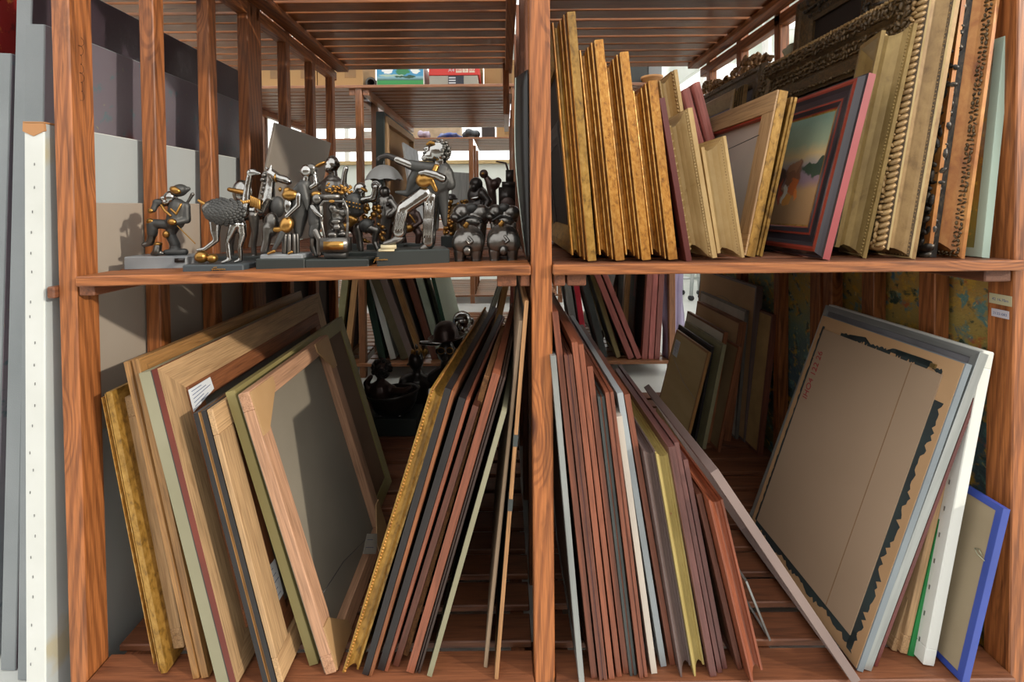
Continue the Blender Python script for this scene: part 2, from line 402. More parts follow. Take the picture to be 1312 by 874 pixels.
# ---------------------------------------------------------------- picture frames
# profile points: (a, n, mat) - a runs inward from the outer edge (0..1 of the rail width), n from the back (0) to the face (1)
PROF = {
 'flat': [(0, .03), (0, .96), (.05, 1), (1, 1), (1, 0), (.05, 0)],
 'round': [(0, 0), (0, .5), (.06, .78), (.2, .95), (.4, 1), (.7, .9), (1, .6), (1, 0)],
 'step': [(0, 0), (0, .44), (.14, .47), (.14, .58), (.03, .62), (.03, .97), (.1, 1), (1, 1), (1, 0)],
 'gold': [(0, 0), (0, .34, 1), (.02, .37, 2), (.11, .40, 2), (.11, .43, 0), (.05, .46, 1), (.05, .50, 2), (.13, .54, 2), (.18, .57, 0), (.15, .61, 1), (.15, .65, 2), (.24, .69, 0), (.34, .76, 0), (.35, .83, 0), (.27, .88, 1), (.21, .91, 1), (.20, .96, 0), (.26, 1, 0), (.5, .97, 0), (.7, .82, 0), (1, .6, 0), (1, 0, 0)],
 'cove': [(0, 0), (0, .2), (.05, .22), (.09, .28), (.07, .32), (.12, .36), (.30, .48), (.42, .62), (.46, .76), (.40, .88), (.32, .93), (.30, 1), (.42, 1), (.6, .9), (1, .7), (1, 0)],
 'cove2': [(0, 0), (0, .12), (.06, .16), (.22, .32), (.32, .5), (.36, .68), (.30, .82), (.22, .86), (.22, 1), (.4, 1), (.65, .85), (1, .7), (1, 0)],
 'split': [(0, 0, 2), (0, .30, 3), (.02, .38, 0), (.02, .97, 0), (.08, 1, 0), (1, 1, 0), (1, .0, 1)],
 'lines': [(0, 0, 0), (0, .34, 0), (.10, .38, 1), (.10, .52, 1), (.02, .56, 0), (.02, .9, 0), (.1, 1, 0), (1, 1, 0), (1, 0, 0)],
 'bigflat': [(0, 0, 0), (0, .10, 2), (.02, .13, 1), (.05, .17, 0), (.08, .24, 0), (.11, .40, 0), (.11, .54, 0), (.07, .60, 2), (.08, .64, 1), (.16, .92, 1), (.24, 1, 1), (.40, .98, 1), (.46, .88, 1), (.72, .80, 1), (.76, .86, 1), (.9, .8, 1), (1, .7, 1), (1, 0, 1)],
 'duo': [(0, 0, 0), (0, .52, 0), (.05, .56, 1), (.12, .60, 1), (.04, .66, 1), (.04, .74, 1), (.12, .78, 1), (.05, .84, 1), (.05, .97, 1), (.1, 1, 1), (1, 1, 1), (1, 0, 0)],
 'blackedge': [(0, 0, 0), (0, .62, 0), (.05, .66, 1), (.02, .70, 1), (.02, .95, 1), (.1, 1, 1), (1, 1, 1), (1, 0, 0)],
}
def rail_mesh(prof, rw, th, ln, mats):
    k = len(prof)
    vs = [(p[0] * rw, p[0] * rw, p[1] * th) for p in prof] + [(ln - p[0] * rw, p[0] * rw, p[1] * th) for p in prof]
    fs = [(i, (i + 1) % k, k + (i + 1) % k, k + i) for i in range(k)] + [tuple(range(k))[::-1], tuple(range(k, 2 * k))]
    me = bpy.data.meshes.new('frame_rail'); me.from_pydata(vs, [], fs)
    for m in mats: me.materials.append(m)
    if len(mats) > 1: me.polygons.foreach_set('material_index', [(p[2] if len(p) > 2 else 0) for p in prof] + [0, 0])
    bm = bmesh.new(); bm.from_mesh(me); bmesh.ops.recalc_face_normals(bm, faces=bm.faces); bm.to_mesh(me); bm.free()
    return me
def place(b, t, w, L, face, deck, Y, yaw, lift=0):
    if isinstance(b, V): B = b.copy()
    elif Y is None: B = PZ(b[0], b[1], deck)
    else: B = P(b[0], b[1], Y)
    B.z = deck
    T = t.copy() if isinstance(t, V) else P(t[0], t[1], B.y)
    v = T - B; Hh = v.length; v.normalize()
    th = w * SC(B.y) * abs(v.z) if w > 1 else w
    u = V((yaw, 1, 0)).normalized(); v = (v - u * v.dot(u)).normalized(); n = u.cross(v); O = B
    if face < 0: O = B + u * L; u = -u; n = -n
    O = O - n * (th / 2) + V((0, 0, th / 2 * abs(n.z) + lift + .0006))
    return M(((u.x, v.x, n.x, O.x), (u.y, v.y, n.y, O.y), (u.z, v.z, n.z, O.z), (0, 0, 0, 1))), Hh - th * .3, th
HARD = paint('hardboard', '#6d5138', .7, 0, '#5a4230', 3, bump=.1)
DARKB = paint('dark backing', '#2a211c', .7, 0, '#1f1916', 3)
def rails4(root, L, Hh, rw, th, prof, mats, name='frame_rail', off=(0, 0, 0)):
    pr = PROF[prof]
    for (ln, o, a) in ((L, (0, 0), 0), (Hh, (L, 0), 90), (L, (L, Hh), 180), (Hh, (0, Hh), 270)):
        obj(name, rail_mesh(pr, rw, th, ln, mats), root, M.Translation((o[0] + off[0], o[1] + off[1], off[2])) @ M.Rotation(math.radians(a), 4, 'Z'))
def panel(root, name, x0, x1, y0, y1, z0, z1, mat, bev=0):
    return obj(name, boxmesh(x1 - x0, y1 - y0, z1 - z0, mat, bev), root, M.Translation(((x0 + x1) / 2, (y0 + y1) / 2, (z0 + z1) / 2)))
def beads(root, L, Hh, rows, mat, sides=(0, 1, 2, 3), seed=1):
    """rows: (a, n, r, spacing, kind) - ornament run along the rails"""
    rr = random.Random(seed); mb = MB()
    for (a, n, r, spc, kind) in rows:
        for k, (ln, o, an) in enumerate(((L, (0, 0), 0), (Hh, (L, 0), 90), (L, (L, Hh), 180), (Hh, (0, Hh), 270))):
            if k not in sides: continue
            R = M.Rotation(math.radians(an), 4, 'Z'); cnt = max(1, int((ln - 2 * a) / spc))
            for i in range(cnt):
                x = a + (i + .5) * (ln - 2 * a) / cnt
                p = M.Translation((o[0], o[1], 0)) @ R @ V((x, a, n))
                if kind == 'bead': mb.ell(p, (r, r, r), None, 6, 4)
                elif kind == 'leaf':
                    q = (R @ M.Rotation(rr.uniform(-.9, .9) + (.7 if i % 2 else -.7), 4, 'Z') @ M.Rotation(rr.uniform(-.5, .5), 4, 'X')).to_3x3()
                    mb.ell(p + V((rr.uniform(-.2, .2) * r, rr.uniform(-.2, .2) * r, rr.uniform(-.1, .25) * r)), (r * rr.uniform(.8, 1.25), r * rr.uniform(.35, .55), r * rr.uniform(.4, .7)), q, 7, 5)
                elif kind == 'rope':
                    q = (R @ M.Rotation(.9, 4, 'Y')).to_3x3(); mb.ell(p, (r * 1.3, r * .9, r * .55), q, 7, 5)
    o = mb.build('ornament', mat, root); o['kind'] = 'stuff'; return o
FR = []
def frame(name, label, b, t, w, L, mats, face=-1, prof='flat', rw=.03, deck=DZ, Y=None, back=HARD, bk=(.25, .45), yaw=0, group=None, orn=None, omat=None, canvas=None, cn=.55, cat='picture frame', lift=0):
    m4, Hh, th = place(b, t, w, L, face, deck, Y, yaw, lift)
    r = empty(name, m4, label, cat, group)
    mats = mats if isinstance(mats, (list, tuple)) else [mats]
    rails4(r, L, Hh, rw, th, prof, mats)
    i = rw * .75
    if back: panel(r, 'backing_board', i, L - i, i, Hh - i, bk[0] * th, bk[1] * th, back)
    if canvas: panel(r, 'canvas', i, L - i, i, Hh - i, cn * th, cn * th + .003, canvas)
    if orn: beads(r, L, Hh, [(a * rw, n * th, q, s, k) for (a, n, q, s, k) in orn], omat or mats[0], sides=(0, 2, 1 if face < 0 else 3))
    r['dims'] = (L, Hh, th); return r
def slab(name, label, b, t, w, L, mat, face=-1, deck=DZ, Y=None, yaw=0, group=None, cat='board', facemat=None, fname='painted_face', lift=0, bev=.002):
    m4, Hh, th = place(b, t, w, L, face, deck, Y, yaw, lift)
    if facemat is None:
        o = obj(name, boxmesh(L, Hh, th, mat, bev).copy(), None)
        for v in o.data.vertices: v.co += V((L / 2, Hh / 2, th / 2))
        o.matrix_world = m4; return tag(o, label, cat, group)
    r = empty(name, m4, label, cat, group)
    panel(r, 'stretcher_body', 0, L, 0, Hh, 0, th - .001, mat, bev)
    panel(r, fname, .003, L - .003, .003, Hh - .003, th - .001, th + .0005, facemat)
    r['dims'] = (L, Hh, th); return r
def stretcher(root, x0, y0, x1, y1, z0, z1, bw_, mat, canvas=None, gusset=None):
    """canvas on wooden bars seen from the back, as parts of a picture"""
    for (a, b, c, d) in ((x0, x1, y0, y0 + bw_), (x0, x1, y1 - bw_, y1), (x0, x0 + bw_, y0 + bw_, y1 - bw_), (x1 - bw_, x1, y0 + bw_, y1 - bw_)):
        if b - a > d - c: o = obj('stretcher_bar', boxmesh(b - a, d - c, z1 - z0, mat, .002), root, M.Translation(((a + b) / 2, (c + d) / 2, (z0 + z1) / 2)))
        else: o = obj('stretcher_bar', boxmesh(d - c, b - a, z1 - z0, mat, .002), root, M.Translation(((a + b) / 2, (c + d) / 2, (z0 + z1) / 2)) @ M.Rotation(math.pi / 2, 4, 'Z'))
    if canvas: panel(root, 'canvas', x0 + .004, x1 - .004, y0 + .004, y1 - .004, z1 + .0005, z1 + .003, canvas)
    if gusset:
        g = gusset
        for (cx, cy, sx, sy) in ((x0, y0, 1, 1), (x1, y0, -1, 1), (x1, y1, -1, -1), (x0, y1, 1, -1)):
            mb = MB(); cx += .003 * sx; cy += .003 * sy
            mb.prism([(cx, cy, z0), (cx + sx * g, cy, z0), (cx + sx * g, cy + sy * bw_ * .6, z0), (cx + sx * bw_ * .6, cy + sy * g, z0), (cx, cy + sy * g, z0)], (0, 0, -.004))
            mb.build('corner_brace', paint('thin ply', '#a8865e', .6, 0, '#9a7850', 8), root, smooth=False)

# palette
GOLDM = gold('mottled gold', '#96702e', '#b08a48', '#3e2812', .42, .3)
GOLDO = gold('orange gold leaf', '#a8722c', '#c09048', '#4e2c12', .4, .35, 60)
GOLDB = gold('worn bright gold', '#c08c40', '#dcb878', '#8a5420', .35, .4, 50)
GOLDK = gold('groove shade gold', '#6e4216', '#8f5c20', '#3a200c', .45, .3, 50)  # darker gold for the grooves, painting in their shade
GOLDP = gold('soft gold', '#866a42', '#9a7e52', '#5e4526', .45, .3, 22, .42, .2)
CREAM = gold('cream gilt', '#a48858', '#b49a6c', '#84683c', .5, .15, 14, .38, .15)
CREAMB = gold('cream edge', '#b89e6c', '#c6b080', '#947848', .5, .15, 20, .38, .15)
OLIVE = gold('olive gilt', '#846c3e', '#98804e', '#5c4826', .42, .35, 18, .4, .15)
DGOLD = gold('dark antique gilt', '#4e3c22', '#705632', '#1e150c', .5, .3, 70)
BLACKG = gold('blackened carving', '#2c2824', '#5a4e3c', '#141210', .4, .4, 50)
ORNG = gold('orange bronze', '#98602c', '#b88448', '#62301a', .4, .3, 12, .45, .15)
HONEY = wood('honey wood', '#a67a48', '#7e562e', .45)
PINE = wood('raw pine', '#b08e66', '#967450', .65)
PINK = wood('pinkish pine', '#b08668', '#9a7254', .65)
BROWNB = wood('brown bar wood', '#8a5432', '#6b3d22', .6)
SAGE = paint('crackled sage paint', '#8a866e', .6, 0, '#7f7b62', 5, wear='#7a7860', wl=.7, ws=30)
REDL = paint('dark red lacquer', '#6a2a1c', .35, 0, '#551f16', 6)
BLK = paint('black lacquer', '#191617', .45, 0, '#221d1d', 8, wear='#54443a', wl=.74)
BLKB = paint('brown black', '#3a2a24', .4, 0, '#2a1e1a', 8)
UMBER = wood('umber stain', '#6e4030', '#55301f', .45, 1, .1)
RBRN = wood('red brown stain', '#7a4632', '#653626', .42, 1, .1)
RBRN2 = wood('warm brown stain', '#8d523a', '#74402c', .42, 1, .1)
PLUM = wood('plum brown stain', '#6c4540', '#573530', .42, 1, .1)
GREYB = paint('taupe lacquer', '#82706a', .4, 0, '#766560', 5)
DGREY = paint('smoky cove lacquer', '#4e403c', .35, 0, '#635350', 3, stretch=(1, 20, 20))
CHAR = paint('charcoal paint', '#3c4140', .5, 0, '#333736', 6)
SILV = paint('brushed silver', '#a3a6a4', .32, .55, '#8b8f8d', 5, stretch=(1, 12, 12))
WHT = paint('warm white lacquer', '#b5aca0', .45, 0, '#aaa298', 4)
LGREY = paint('cool grey lacquer', '#a0a8ac', .4, .1, '#939a9e', 4)
YELC = paint('crackled yellow paint', '#a8965c', .55, 0, '#97844c', 9, wear='#8a5c3c', wl=.72, ws=40)
ORED = wood('orange red stain', '#8f4e34', '#783c26', .38, 1, .1)
MAROON = paint('maroon lacquer', '#5e2a26', .35, 0, '#4e221f', 5)
PINKR = wood('dusty pink stain', '#b0665c', '#97524a', .5, 1, .1)
KRAFT = paint('kraft board', '#b08e68', .8, 0, '#a5825c', 3, bump=.08)
CARD = paint('corrugated card', '#a18a72', .85, 0, '#968068', 2, bump=.06)
PLY = paint('plywood back', '#c4ad7c', .7, 0, '#b59c6a', 2, stretch=(1, 6, 1))
LINEN = paint('grey linen canvas', '#7d7668', .9, 0, '#726b5e', 4, bump=.25, bs=400)
PAPER = paint('paper', '#d2d6da', .8, 0, '#c4c8cc', 9)
INK = plain('ink', '#4a5a80', .8)
WHITEC = paint('white primed canvas', '#d8d9d4', .75, 0, '#cbccc4', 3, bump=.1, bs=300)
GREYC = paint('grey canvas edge', '#8d9294', .8, 0, '#7f8587', 3, bump=.2, bs=260)
def note(root, pts_local, z, dz, name='paper_note', lines=5, mat=PAPER):
    """a written paper stuck on a back: 4 local corner points"""
    mb = MB(); mb.prism([(p[0], p[1], z) for p in pts_local], (0, 0, dz * .0008)); o = mb.build(name, mat, root, smooth=False)
    a, b, c, d = [V((p[0], p[1], 0)) for p in pts_local]; mk = MB()
    for i in range(lines):
        f = (i + .8) / (lines + .6); p, q = a.lerp(d, f), b.lerp(c, f); e = .55 + .35 * ((i * 7) % 3) / 2
        p2, q2 = p.lerp(q, .1), p.lerp(q, e); n = (d - a).normalized() * .0009
        mk.prism([(p2.x - n.x, p2.y - n.y, z + dz * .0009), (q2.x - n.x, q2.y - n.y, z + dz * .0009), (q2.x + n.x, q2.y + n.y, z + dz * .0009), (p2.x + n.x, p2.y + n.y, z + dz * .0009)], (0, 0, dz * .0003))
    mk.build('handwriting', INK, o, smooth=False); return o
def tolocal(root, px, py, n0):
    """local x, y where the view ray through a pixel meets the plane at height n0 of a leaning picture"""
    m = root.matrix_world; inv = m.inverted(); o = inv @ CAM; d = inv.to_3x3() @ ray(px, py); k = (n0 - o.z) / d.z; q = o + d * k; return (q.x, q.y)

# ---- A. lower left bay, leaning to the left, backs to the right
GA = 'frames leaning left in the lower left bay'
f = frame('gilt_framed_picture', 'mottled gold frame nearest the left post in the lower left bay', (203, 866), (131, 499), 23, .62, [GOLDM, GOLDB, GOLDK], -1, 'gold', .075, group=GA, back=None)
L, Hh, th = f['dims']; stretcher(f, .035, .03, L - .035, Hh - .03, -.028, th * .25, .055, PINE, LINEN)
f = frame('framed_picture', 'honey wood frame with grooves, second from left post in lower left bay', (257, 872), (166, 458), 22, 1.0, [HONEY, BROWNB], -1, 'step', .05, group=GA, back=None)
L, Hh, th = f['dims']; stretcher(f, .03, .03, L - .03, Hh - .03, .001, th * .5, .07, PINE, LINEN)
f = frame('framed_picture', 'wide frame with crackled sage edge, dark red stripe and pale wood back', (291, 884), (187, 471), 27, 1.07, [SAGE, PINE, REDL, BLK], -1, 'split', .085, group=GA, back=None)
L, Hh, th = f['dims']; stretcher(f, .08, .08, L - .08, Hh - .08, -.006, th * .5, .055, BROWNB, LINEN)
note(f, [tolocal(f, x, y, -.008) for x, y in ((241, 500), (269, 483), (274, 498), (248, 528))], -.008, -1)
f = frame('framed_picture', 'black edged frame with brown line and blond wood back', (346, 882), (253, 525), 20, .95, [BLK, HONEY], -1, 'lines', .055, group=GA, back=None)
L, Hh, th = f['dims']
stretcher(f, .0, .0, L, Hh, -.016, -.001, .068, PINE)
stretcher(f, .06, .06, L - .06, Hh - .06, -.004, th * .5, .05, BROWNB, LINEN)
note(f, [tolocal(f, x, y, -.006) for x, y in ((342, 729), (352, 716), (363, 760), (355, 774))], -.006, -1)
frame('framed_picture', 'olive yellow painted frame behind the big grey canvas back', (402, 854), (293, 500), 13, .86, [paint('olive yellow paint', '#8a7f52', .55, 0, '#7e7448', 4)], -1, 'flat', .05, group=GA, back=HARD)
m4, Hh, th = place((424, 866), (310, 502), 15, .56, -1, DZ, None, 0)
cv = empty('stretched_canvas', m4, 'stretched canvas showing its grey linen back, pinkish bars and corner braces', 'canvas', GA); L = .56
stretcher(cv, 0, 0, L, Hh, 0, th, .05, PINK, LINEN, .12)
note(cv, [tolocal(cv, x, y, -.003) for x, y in ((470, 684), (486, 684), (481, 710), (465, 710))], -.003, -1, 'tape_label', 2, paint('old tape', '#c8c2b4', .6))
mb = MB(); q = [tolocal(cv, x, y, -.0015) for x, y in ((414, 760), (440, 720), (470, 690))]; mb.tube([(a, b, -.0015) for a, b in q], .0012, 5); mb.build('hanging_wire', plain('wire', '#3a3a3a', .4, .6), cv)

# ---- B. lower middle, leaning to the right
GB = 'frames leaning right against the centre post'
frame('gilt_framed_picture', 'bright gold frame leaning right, leftmost of the centre stack', (447, 868), (565, 495), 20, 1.0, GOLDM, 1, 'cove2', .05, group=GB, yaw=.10, back=DARKB, orn=[(.02, .16, .0035, .009, 'bead')], omat=GOLDO)
frame('framed_picture', 'black frame with brown edge line beside the bright gold frame', (470, 868), (580, 493), 14, 1.0, [BLK, BROWNB], 1, 'blackedge', .06, group=GB, yaw=.10, back=DARKB)
frame('framed_picture', 'black coved frame with orange-brown outer edge in the centre stack', (490, 862), (598, 505), 15, .95, [BLK, RBRN2], 1, 'blackedge', .06, group=GB, yaw=.10, back=DARKB)
frame('framed_picture', 'dark chestnut frame tucked between black frame and rough board', (507, 855), (612, 515), 9, .9, [UMBER], 1, 'flat', .05, group=GB, yaw=.10, back=DARKB)
slab('rough_board', 'rough tan wooden board with burrs behind the red-brown frame', (519, 842), (626, 478), 8, .55, wood('burr wood', '#8a6038', '#5f3d20', .8), 1, group=GB, yaw=.08)
frame('framed_picture', 'red-brown frame with dark grooved edge in the centre stack', (529, 866), (642, 475), 19, .9, [RBRN2, BLKB], 1, 'duo', .06, group=GB, yaw=.07, back=DARKB)
frame('framed_picture', 'thin pale sage frame leaning beside the red-brown frame', (550, 868), (647, 523), 7, .6, [SAGE], 1, 'flat', .03, group=GB, yaw=.07, back=HARD)
f = slab('cardboard_sheet', 'corrugated cardboard sheet standing on edge near centre post', (622, 857), (668, 410), 5, .9, CARD, 1, group=GB, yaw=.02)
f = frame('framed_picture', 'thin tan frame taped with dark clips next to the centre post', (636, 871), (675, 385), 5, .8, [wood('tan stick', '#a87c52', '#8a6238', .6)], 1, 'flat', .02, group=GB, yaw=.0, back=DARKB)
L, Hh, th = f['dims']
for q in (.45, .62): panel(f, 'corner_clip', -.002, .03, Hh * q, Hh * q + .03, -.001, th + .001, CHAR)

# ---- C. lower right stack, leaning to the left
GC = 'stack of slim frames leaning on the centre post'
def slim(label, bx0, bx1, by, tx0, tx1, ty, mats, L=.9, prof='flat', rw=.03, name='framed_picture', **k):
    return frame(name, label, ((bx0 + bx1) / 2, by), ((tx0 + tx1) / 2, ty), ((bx1 - bx0) + (tx1 - tx0)) / 2 - .4, L, mats, 1, prof, rw, group=GC, back=k.pop('back', HARD), **k)
f = slim('silver grey metal frame, first beside the centre post on the right', 741, 750, 875, 705, 712, 454, [SILV], .55)
slim('tall red-brown frame directly right of the silver grey one', 757, 766, 870, 707, 715, 398, [RBRN], .7)
slim('grooved umber frame between two red-brown frames near the centre post', 768, 779, 873, 722, 733, 452, [UMBER, PLUM], .6, 'lines')
slim('warm brown frame with square edge, fourth from the centre post', 780, 788, 871, 732, 740, 437, [RBRN2], .8)
slim('warm brown frame, fifth from the centre post and slightly taller edge', 790, 797, 868, 740, 748, 440, [RBRN2], .75)
slim('short red-brown frame left of the charcoal frame', 799, 806, 864, 751, 760, 468, [RBRN], .6)
slim('charcoal frame with thin brown edge in the slim stack', 807, 817, 867, 765, 775, 506, [CHAR, RBRN], .55, 'lines')
slim('double ridged brown frame right of the charcoal frame', 819, 831, 870, 775, 786, 500, [RBRN, RBRN2], .95, 'step')
slim('warm white frame, shorter of the two pale frames in the slim stack', 834, 843, 864, 789, 797, 532, [WHT], .5)
slim('cool grey frame behind the warm white one', 846, 855, 855, 790, 798, 502, [LGREY], .9)
slim('red-brown frame right of the cool grey frame', 858, 866, 853, 799, 807, 504, [RBRN], .75)
slim('smoky dark coved frame with worn corners left of the yellow one', 872, 889, 868, 822, 841, 573, [DGREY], .5, 'cove2', .06)
slim('crackled pale yellow frame in the slim stack', 889, 907, 867, 839, 857, 577, [YELC], .95, 'cove2', .06)
slim('plum brown flat frame just right of the yellow frame', 910, 919, 868, 855, 865, 571, [PLUM], .6)
slim('plum brown flat frame, taller one of the pair right of yellow', 919.5, 926, 863, 863, 870, 566, [PLUM], .62)
slim('short plum brown frame behind the tall pair', 926, 932, 858, 874, 882, 588, [PLUM], .4)
slim('narrow dark brown frame left of the orange-red frame', 945, 952, 859, 891, 899, 632, [UMBER], .4, lift=0)
slim('broad orange-red frame with fine lines on its right edge', 962, 985, 878, 906, 927, 636, [ORED], .5, 'cove2', .07)
f = frame('framed_picture', 'thin aluminium frame lying deep behind the orange-red frame', (987, 822), (956, 745), 3, .3, [SILV], 1, 'flat', .01, group=GC, back=None)
frame('framed_picture', 'taupe frame leaning far over as a long diagonal', (1098, 878), (913, 604), 14, .58, [GREYB], 1, 'flat', .03, group=GC, back=None)

# ---- D. lower right, leaning to the right against the right posts
GD = 'pictures leaning right in the lower right bay'
f = frame('framed_picture', 'large picture back covered with brown cardboard and torn black tape', (1102, 862), (1243, 466), 9, .56, [paint('slate edge', '#767f84', .6, 0, '#6a7278', 6)], 1, 'flat', .06, group=GD, back=None, cat='picture')
L, Hh, th = f['dims']
panel(f, 'kraft_back', .003, L - .003, .003, Hh - .003, -.002, .001, KRAFT)
tape = paint('black paper tape', '#23282a', .7, 0, '#2c3a3a', 9)
def ragged(root, x0, x1, y0, y1, seed, z, n=70, amp=.016, horiz=False):
    rr = random.Random(seed); mb = MB(); a, b = [], []
    for i in range(n + 1):
        q = i / n
        wob = amp * (.5 + .5 * math.sin(i * .37 + seed) * math.sin(i * .11 + seed * 2)); e = rr.uniform(0, 1) ** 2 * amp + wob
        if horiz: a.append((x0 + (x1 - x0) * q, y0 + e, z)); b.append((x0 + (x1 - x0) * q, y1 - rr.uniform(0, amp * .3), z))
        else: a.append((x0 + e, y0 + (y1 - y0) * q, z)); b.append((x1 - rr.uniform(0, amp * .3), y0 + (y1 - y0) * q, z))
    mb.prism(a + b[::-1], (0, 0, -.0006)); return mb.build('torn_tape', tape, root, smooth=False)
ragged(f, .012, .05, .02, Hh - .12, 1, -.0022)
ragged(f, .05, L - .12, Hh - .075, Hh - .035, 2, -.0022, 80, .026, True)
ragged(f, .03, L - .03, .02, .075, 3, -.0022, 60, .014, True)
ragged(f, L - .055, L - .02, .05, Hh - .04, 4, -.0022)
panel(f, 'cardboard_sheet', .045, L - .035, .055, Hh - .05, -.006, -.0025, CARD)
panel(f, 'card_crease', .14, .143, .056, Hh - .051, -.0064, -.0058, paint('card crease', '#8d6f50', .9))
text('red_marking', 'IHO4 122 26', .034, plain('red marker', '#9a3434', .7), f, M.Translation((L - .072, Hh - .31, -.0066)) @ M.Rotation(math.pi / 2, 4, 'Z') @ M.Rotation(math.pi, 4, 'X'), .0003)
panel(f, 'hanger_plate', .07, .085, Hh - .043, Hh - .03, -.008, -.0024, plain('brass hanger', '#8a7448', .4, .7))
f = frame('framed_picture', 'white edged silver metal frame right behind the cardboard back', (1111, 861), (1263, 452), 13, .60, [SILV], 1, 'flat', .02, group=GD, back=paint('grey backing paper', '#77767a', .8))
frame('framed_picture', 'thin maroon frame right of the white edged metal frame', (1122, 855), (1264, 474), 5, .5, [MAROON], 1, 'flat', .02, group=GD, back=None)
m4, Hh, th = place((1146, 836), (1236, 560), 8, .4, 1, DZ, None, 0)
cv = empty('stretched_canvas', m4, 'small pale stretched canvas on blond bars behind the maroon frame', 'canvas', GD); stretcher(cv, 0, 0, .4, Hh, 0, th, .035, PINE, WHITEC)
m4, Hh, th = place((1162, 841), (1220, 590), 18, .4, 1, DZ, None, 0)
cv = empty('stretched_canvas', m4, 'stretched canvas with a bright green painted edge', 'canvas', GD); stretcher(cv, 0, 0, .4, Hh, 0, th * .55, .05, PINE)
panel(cv, 'painted_edge', -.002, .402, -.0, Hh + .002, th * .55, th, paint('bright green paint', '#1e8040', .5, 0, '#166a34', 9, wear='#7ab08a', wl=.72))
m4, Hh, th = place((1190, 855), (1268, 448), 15, .60, 1, DZ, None, 0)
cv = empty('stretched_canvas', m4, 'large white primed canvas with stapled edge in the lower right bay', 'canvas', GD); stretcher(cv, 0, 0, .60, Hh, 0, th, .045, WHITEC, WHITEC)
mb = MB()
for i in range(11): mb.box((.022, Hh * (.06 + .085 * i), -.0006), (.0012, .006, .0008))
for i in range(8): mb.box((.60 * (.06 + .125 * i), Hh - .022, -.0006), (.006, .0012, .0008))
mb.build('staples', plain('staple', '#8a8c8c', .3, .9), cv, smooth=False)
f = frame('framed_picture', 'cobalt blue frame with tan hardboard back in the bottom right corner', (1237, 878), (1291, 651), 10, .45, [paint('cobalt blue paint', '#34489a', .4, 0, '#2e418c', 5)], 1, 'flat', .016, group=GD, back=paint('tan hardboard', '#9c8d72', .75, 0, '#8e7f66', 4, bump=.1), bk=(.1, .3))
L, Hh, th = f['dims']; mb = MB(); mb.tube([(.012, Hh * .68, -.002), (.03, Hh * .69, -.004), (.04, Hh * .71, -.004), (.03, Hh * .72, -.004), (.02, Hh * .70, -.003)], .0015, 5); mb.build('hanging_ring', plain('zinc', '#a8a890', .4, .8), f)

# ---- F. back of the lower right bay
GF = 'small pictures standing in the back of the lower right bay'
def fback(label, bt, tp, w, L, edge, back, Y, bk=(.02, .3), rw=.012, **k):
    return frame('framed_picture', label, bt, tp, w, L, [edge], 1, 'flat', rw, group=GF, back=back, bk=bk, Y=Y, cat='picture', **k)
f = fback('small picture back of pale plywood with a wire and a paper note', (877, 580), (910, 451), 4, .44, HONEY, PLY, 1.12)
L, Hh, th = f['dims']; mb = MB(); mb.tube([(.01, Hh * .52, -.001), (L * .4, Hh * .57, -.004), (L - .01, Hh * .74, -.001)], .0012, 5); mb.build('hanging_wire', plain('wire light', '#b8b0a0', .4, .5), f)
note(f, [(L - .03, Hh - .05), (L - .03, Hh - .14), (L - .10, Hh - .14), (L - .10, Hh - .05)], -.0006, -1)
fback('dark narrow frame just behind the plywood back', (889, 576), (914, 444), 3, .46, BLK, DARKB, 1.16)
fback('olive grey picture back with pale edge behind the plywood one', (902, 573), (929, 441), 5, .5, paint('olive grey', '#8d8766', .6), paint('olive back', '#98916c', .7), 1.16)
fback('white papered picture back with clear wrap', (908, 570), (931, 425), 5, .5, BROWNB, paint('pale wrap', '#ccc4b4', .5, 0, '#c0b8a6', 7), 1.22)
fback('dark small picture with brown edge standing lowest in the back row', (921, 580), (949, 444), 4, .3, BROWNB, paint('dim card', '#947c58', .8), 1.13)
fback('kraft backed picture with deep dark sides and white tag', (932, 575), (953, 411), 9, .55, BROWNB, KRAFT, 1.24)
fback('grey metal frame with a pale back and a hook', (944, 572), (958, 397), 4, .58, paint('grey metal', '#6f6c66', .4, .4), paint('grey paper', '#b8b0a2', .8), 1.26)
f = fback('tall kraft cardboard picture back with wire loop, tallest in the back row', (958, 574), (974, 365), 9, .70, DGREY, KRAFT, 1.22)
L, Hh, th = f['dims']; mb = MB(); mb.tube([(L * .2 + L * .6 * i / 8, Hh * .78 + .06 * math.sin(math.pi * i / 8), -.003) for i in range(9)], .0012, 5); mb.build('hanging_wire', plain('wire', '#3a3a3a', .4, .6), f)
fback('tan picture back with a dark frame, nearest the right posts of the back row', (974, 586), (994, 402), 7, .3, UMBER, paint('tan back', '#b0905f', .8), 1.1)

# ---- E. upper right bay
GE = 'gilt frames leaning in the upper right bay'
def up(label, bx0, bx1, by, tx0, tx1, ty, mats, L, prof, rw, face=-1, name='gilt_framed_picture', Y=None, **k):
    return frame(name, label, ((bx0 + bx1) / 2, by), ((tx0 + tx1) / 2, ty), ((bx1 - bx0) + (tx1 - tx0)) / 2 - .5, L, mats, face, prof, rw, deck=SZ, Y=Y, group=GE, back=k.pop('back', DARKB), **k)
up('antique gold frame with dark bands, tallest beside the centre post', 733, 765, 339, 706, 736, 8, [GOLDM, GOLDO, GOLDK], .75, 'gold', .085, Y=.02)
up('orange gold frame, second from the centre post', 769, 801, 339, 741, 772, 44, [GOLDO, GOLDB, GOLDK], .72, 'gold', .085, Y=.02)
up('orange gold frame, third from the centre post', 803, 835, 338, 774, 804, 60, [GOLDO, GOLDB, GOLDK], .70, 'gold', .085, Y=.02)
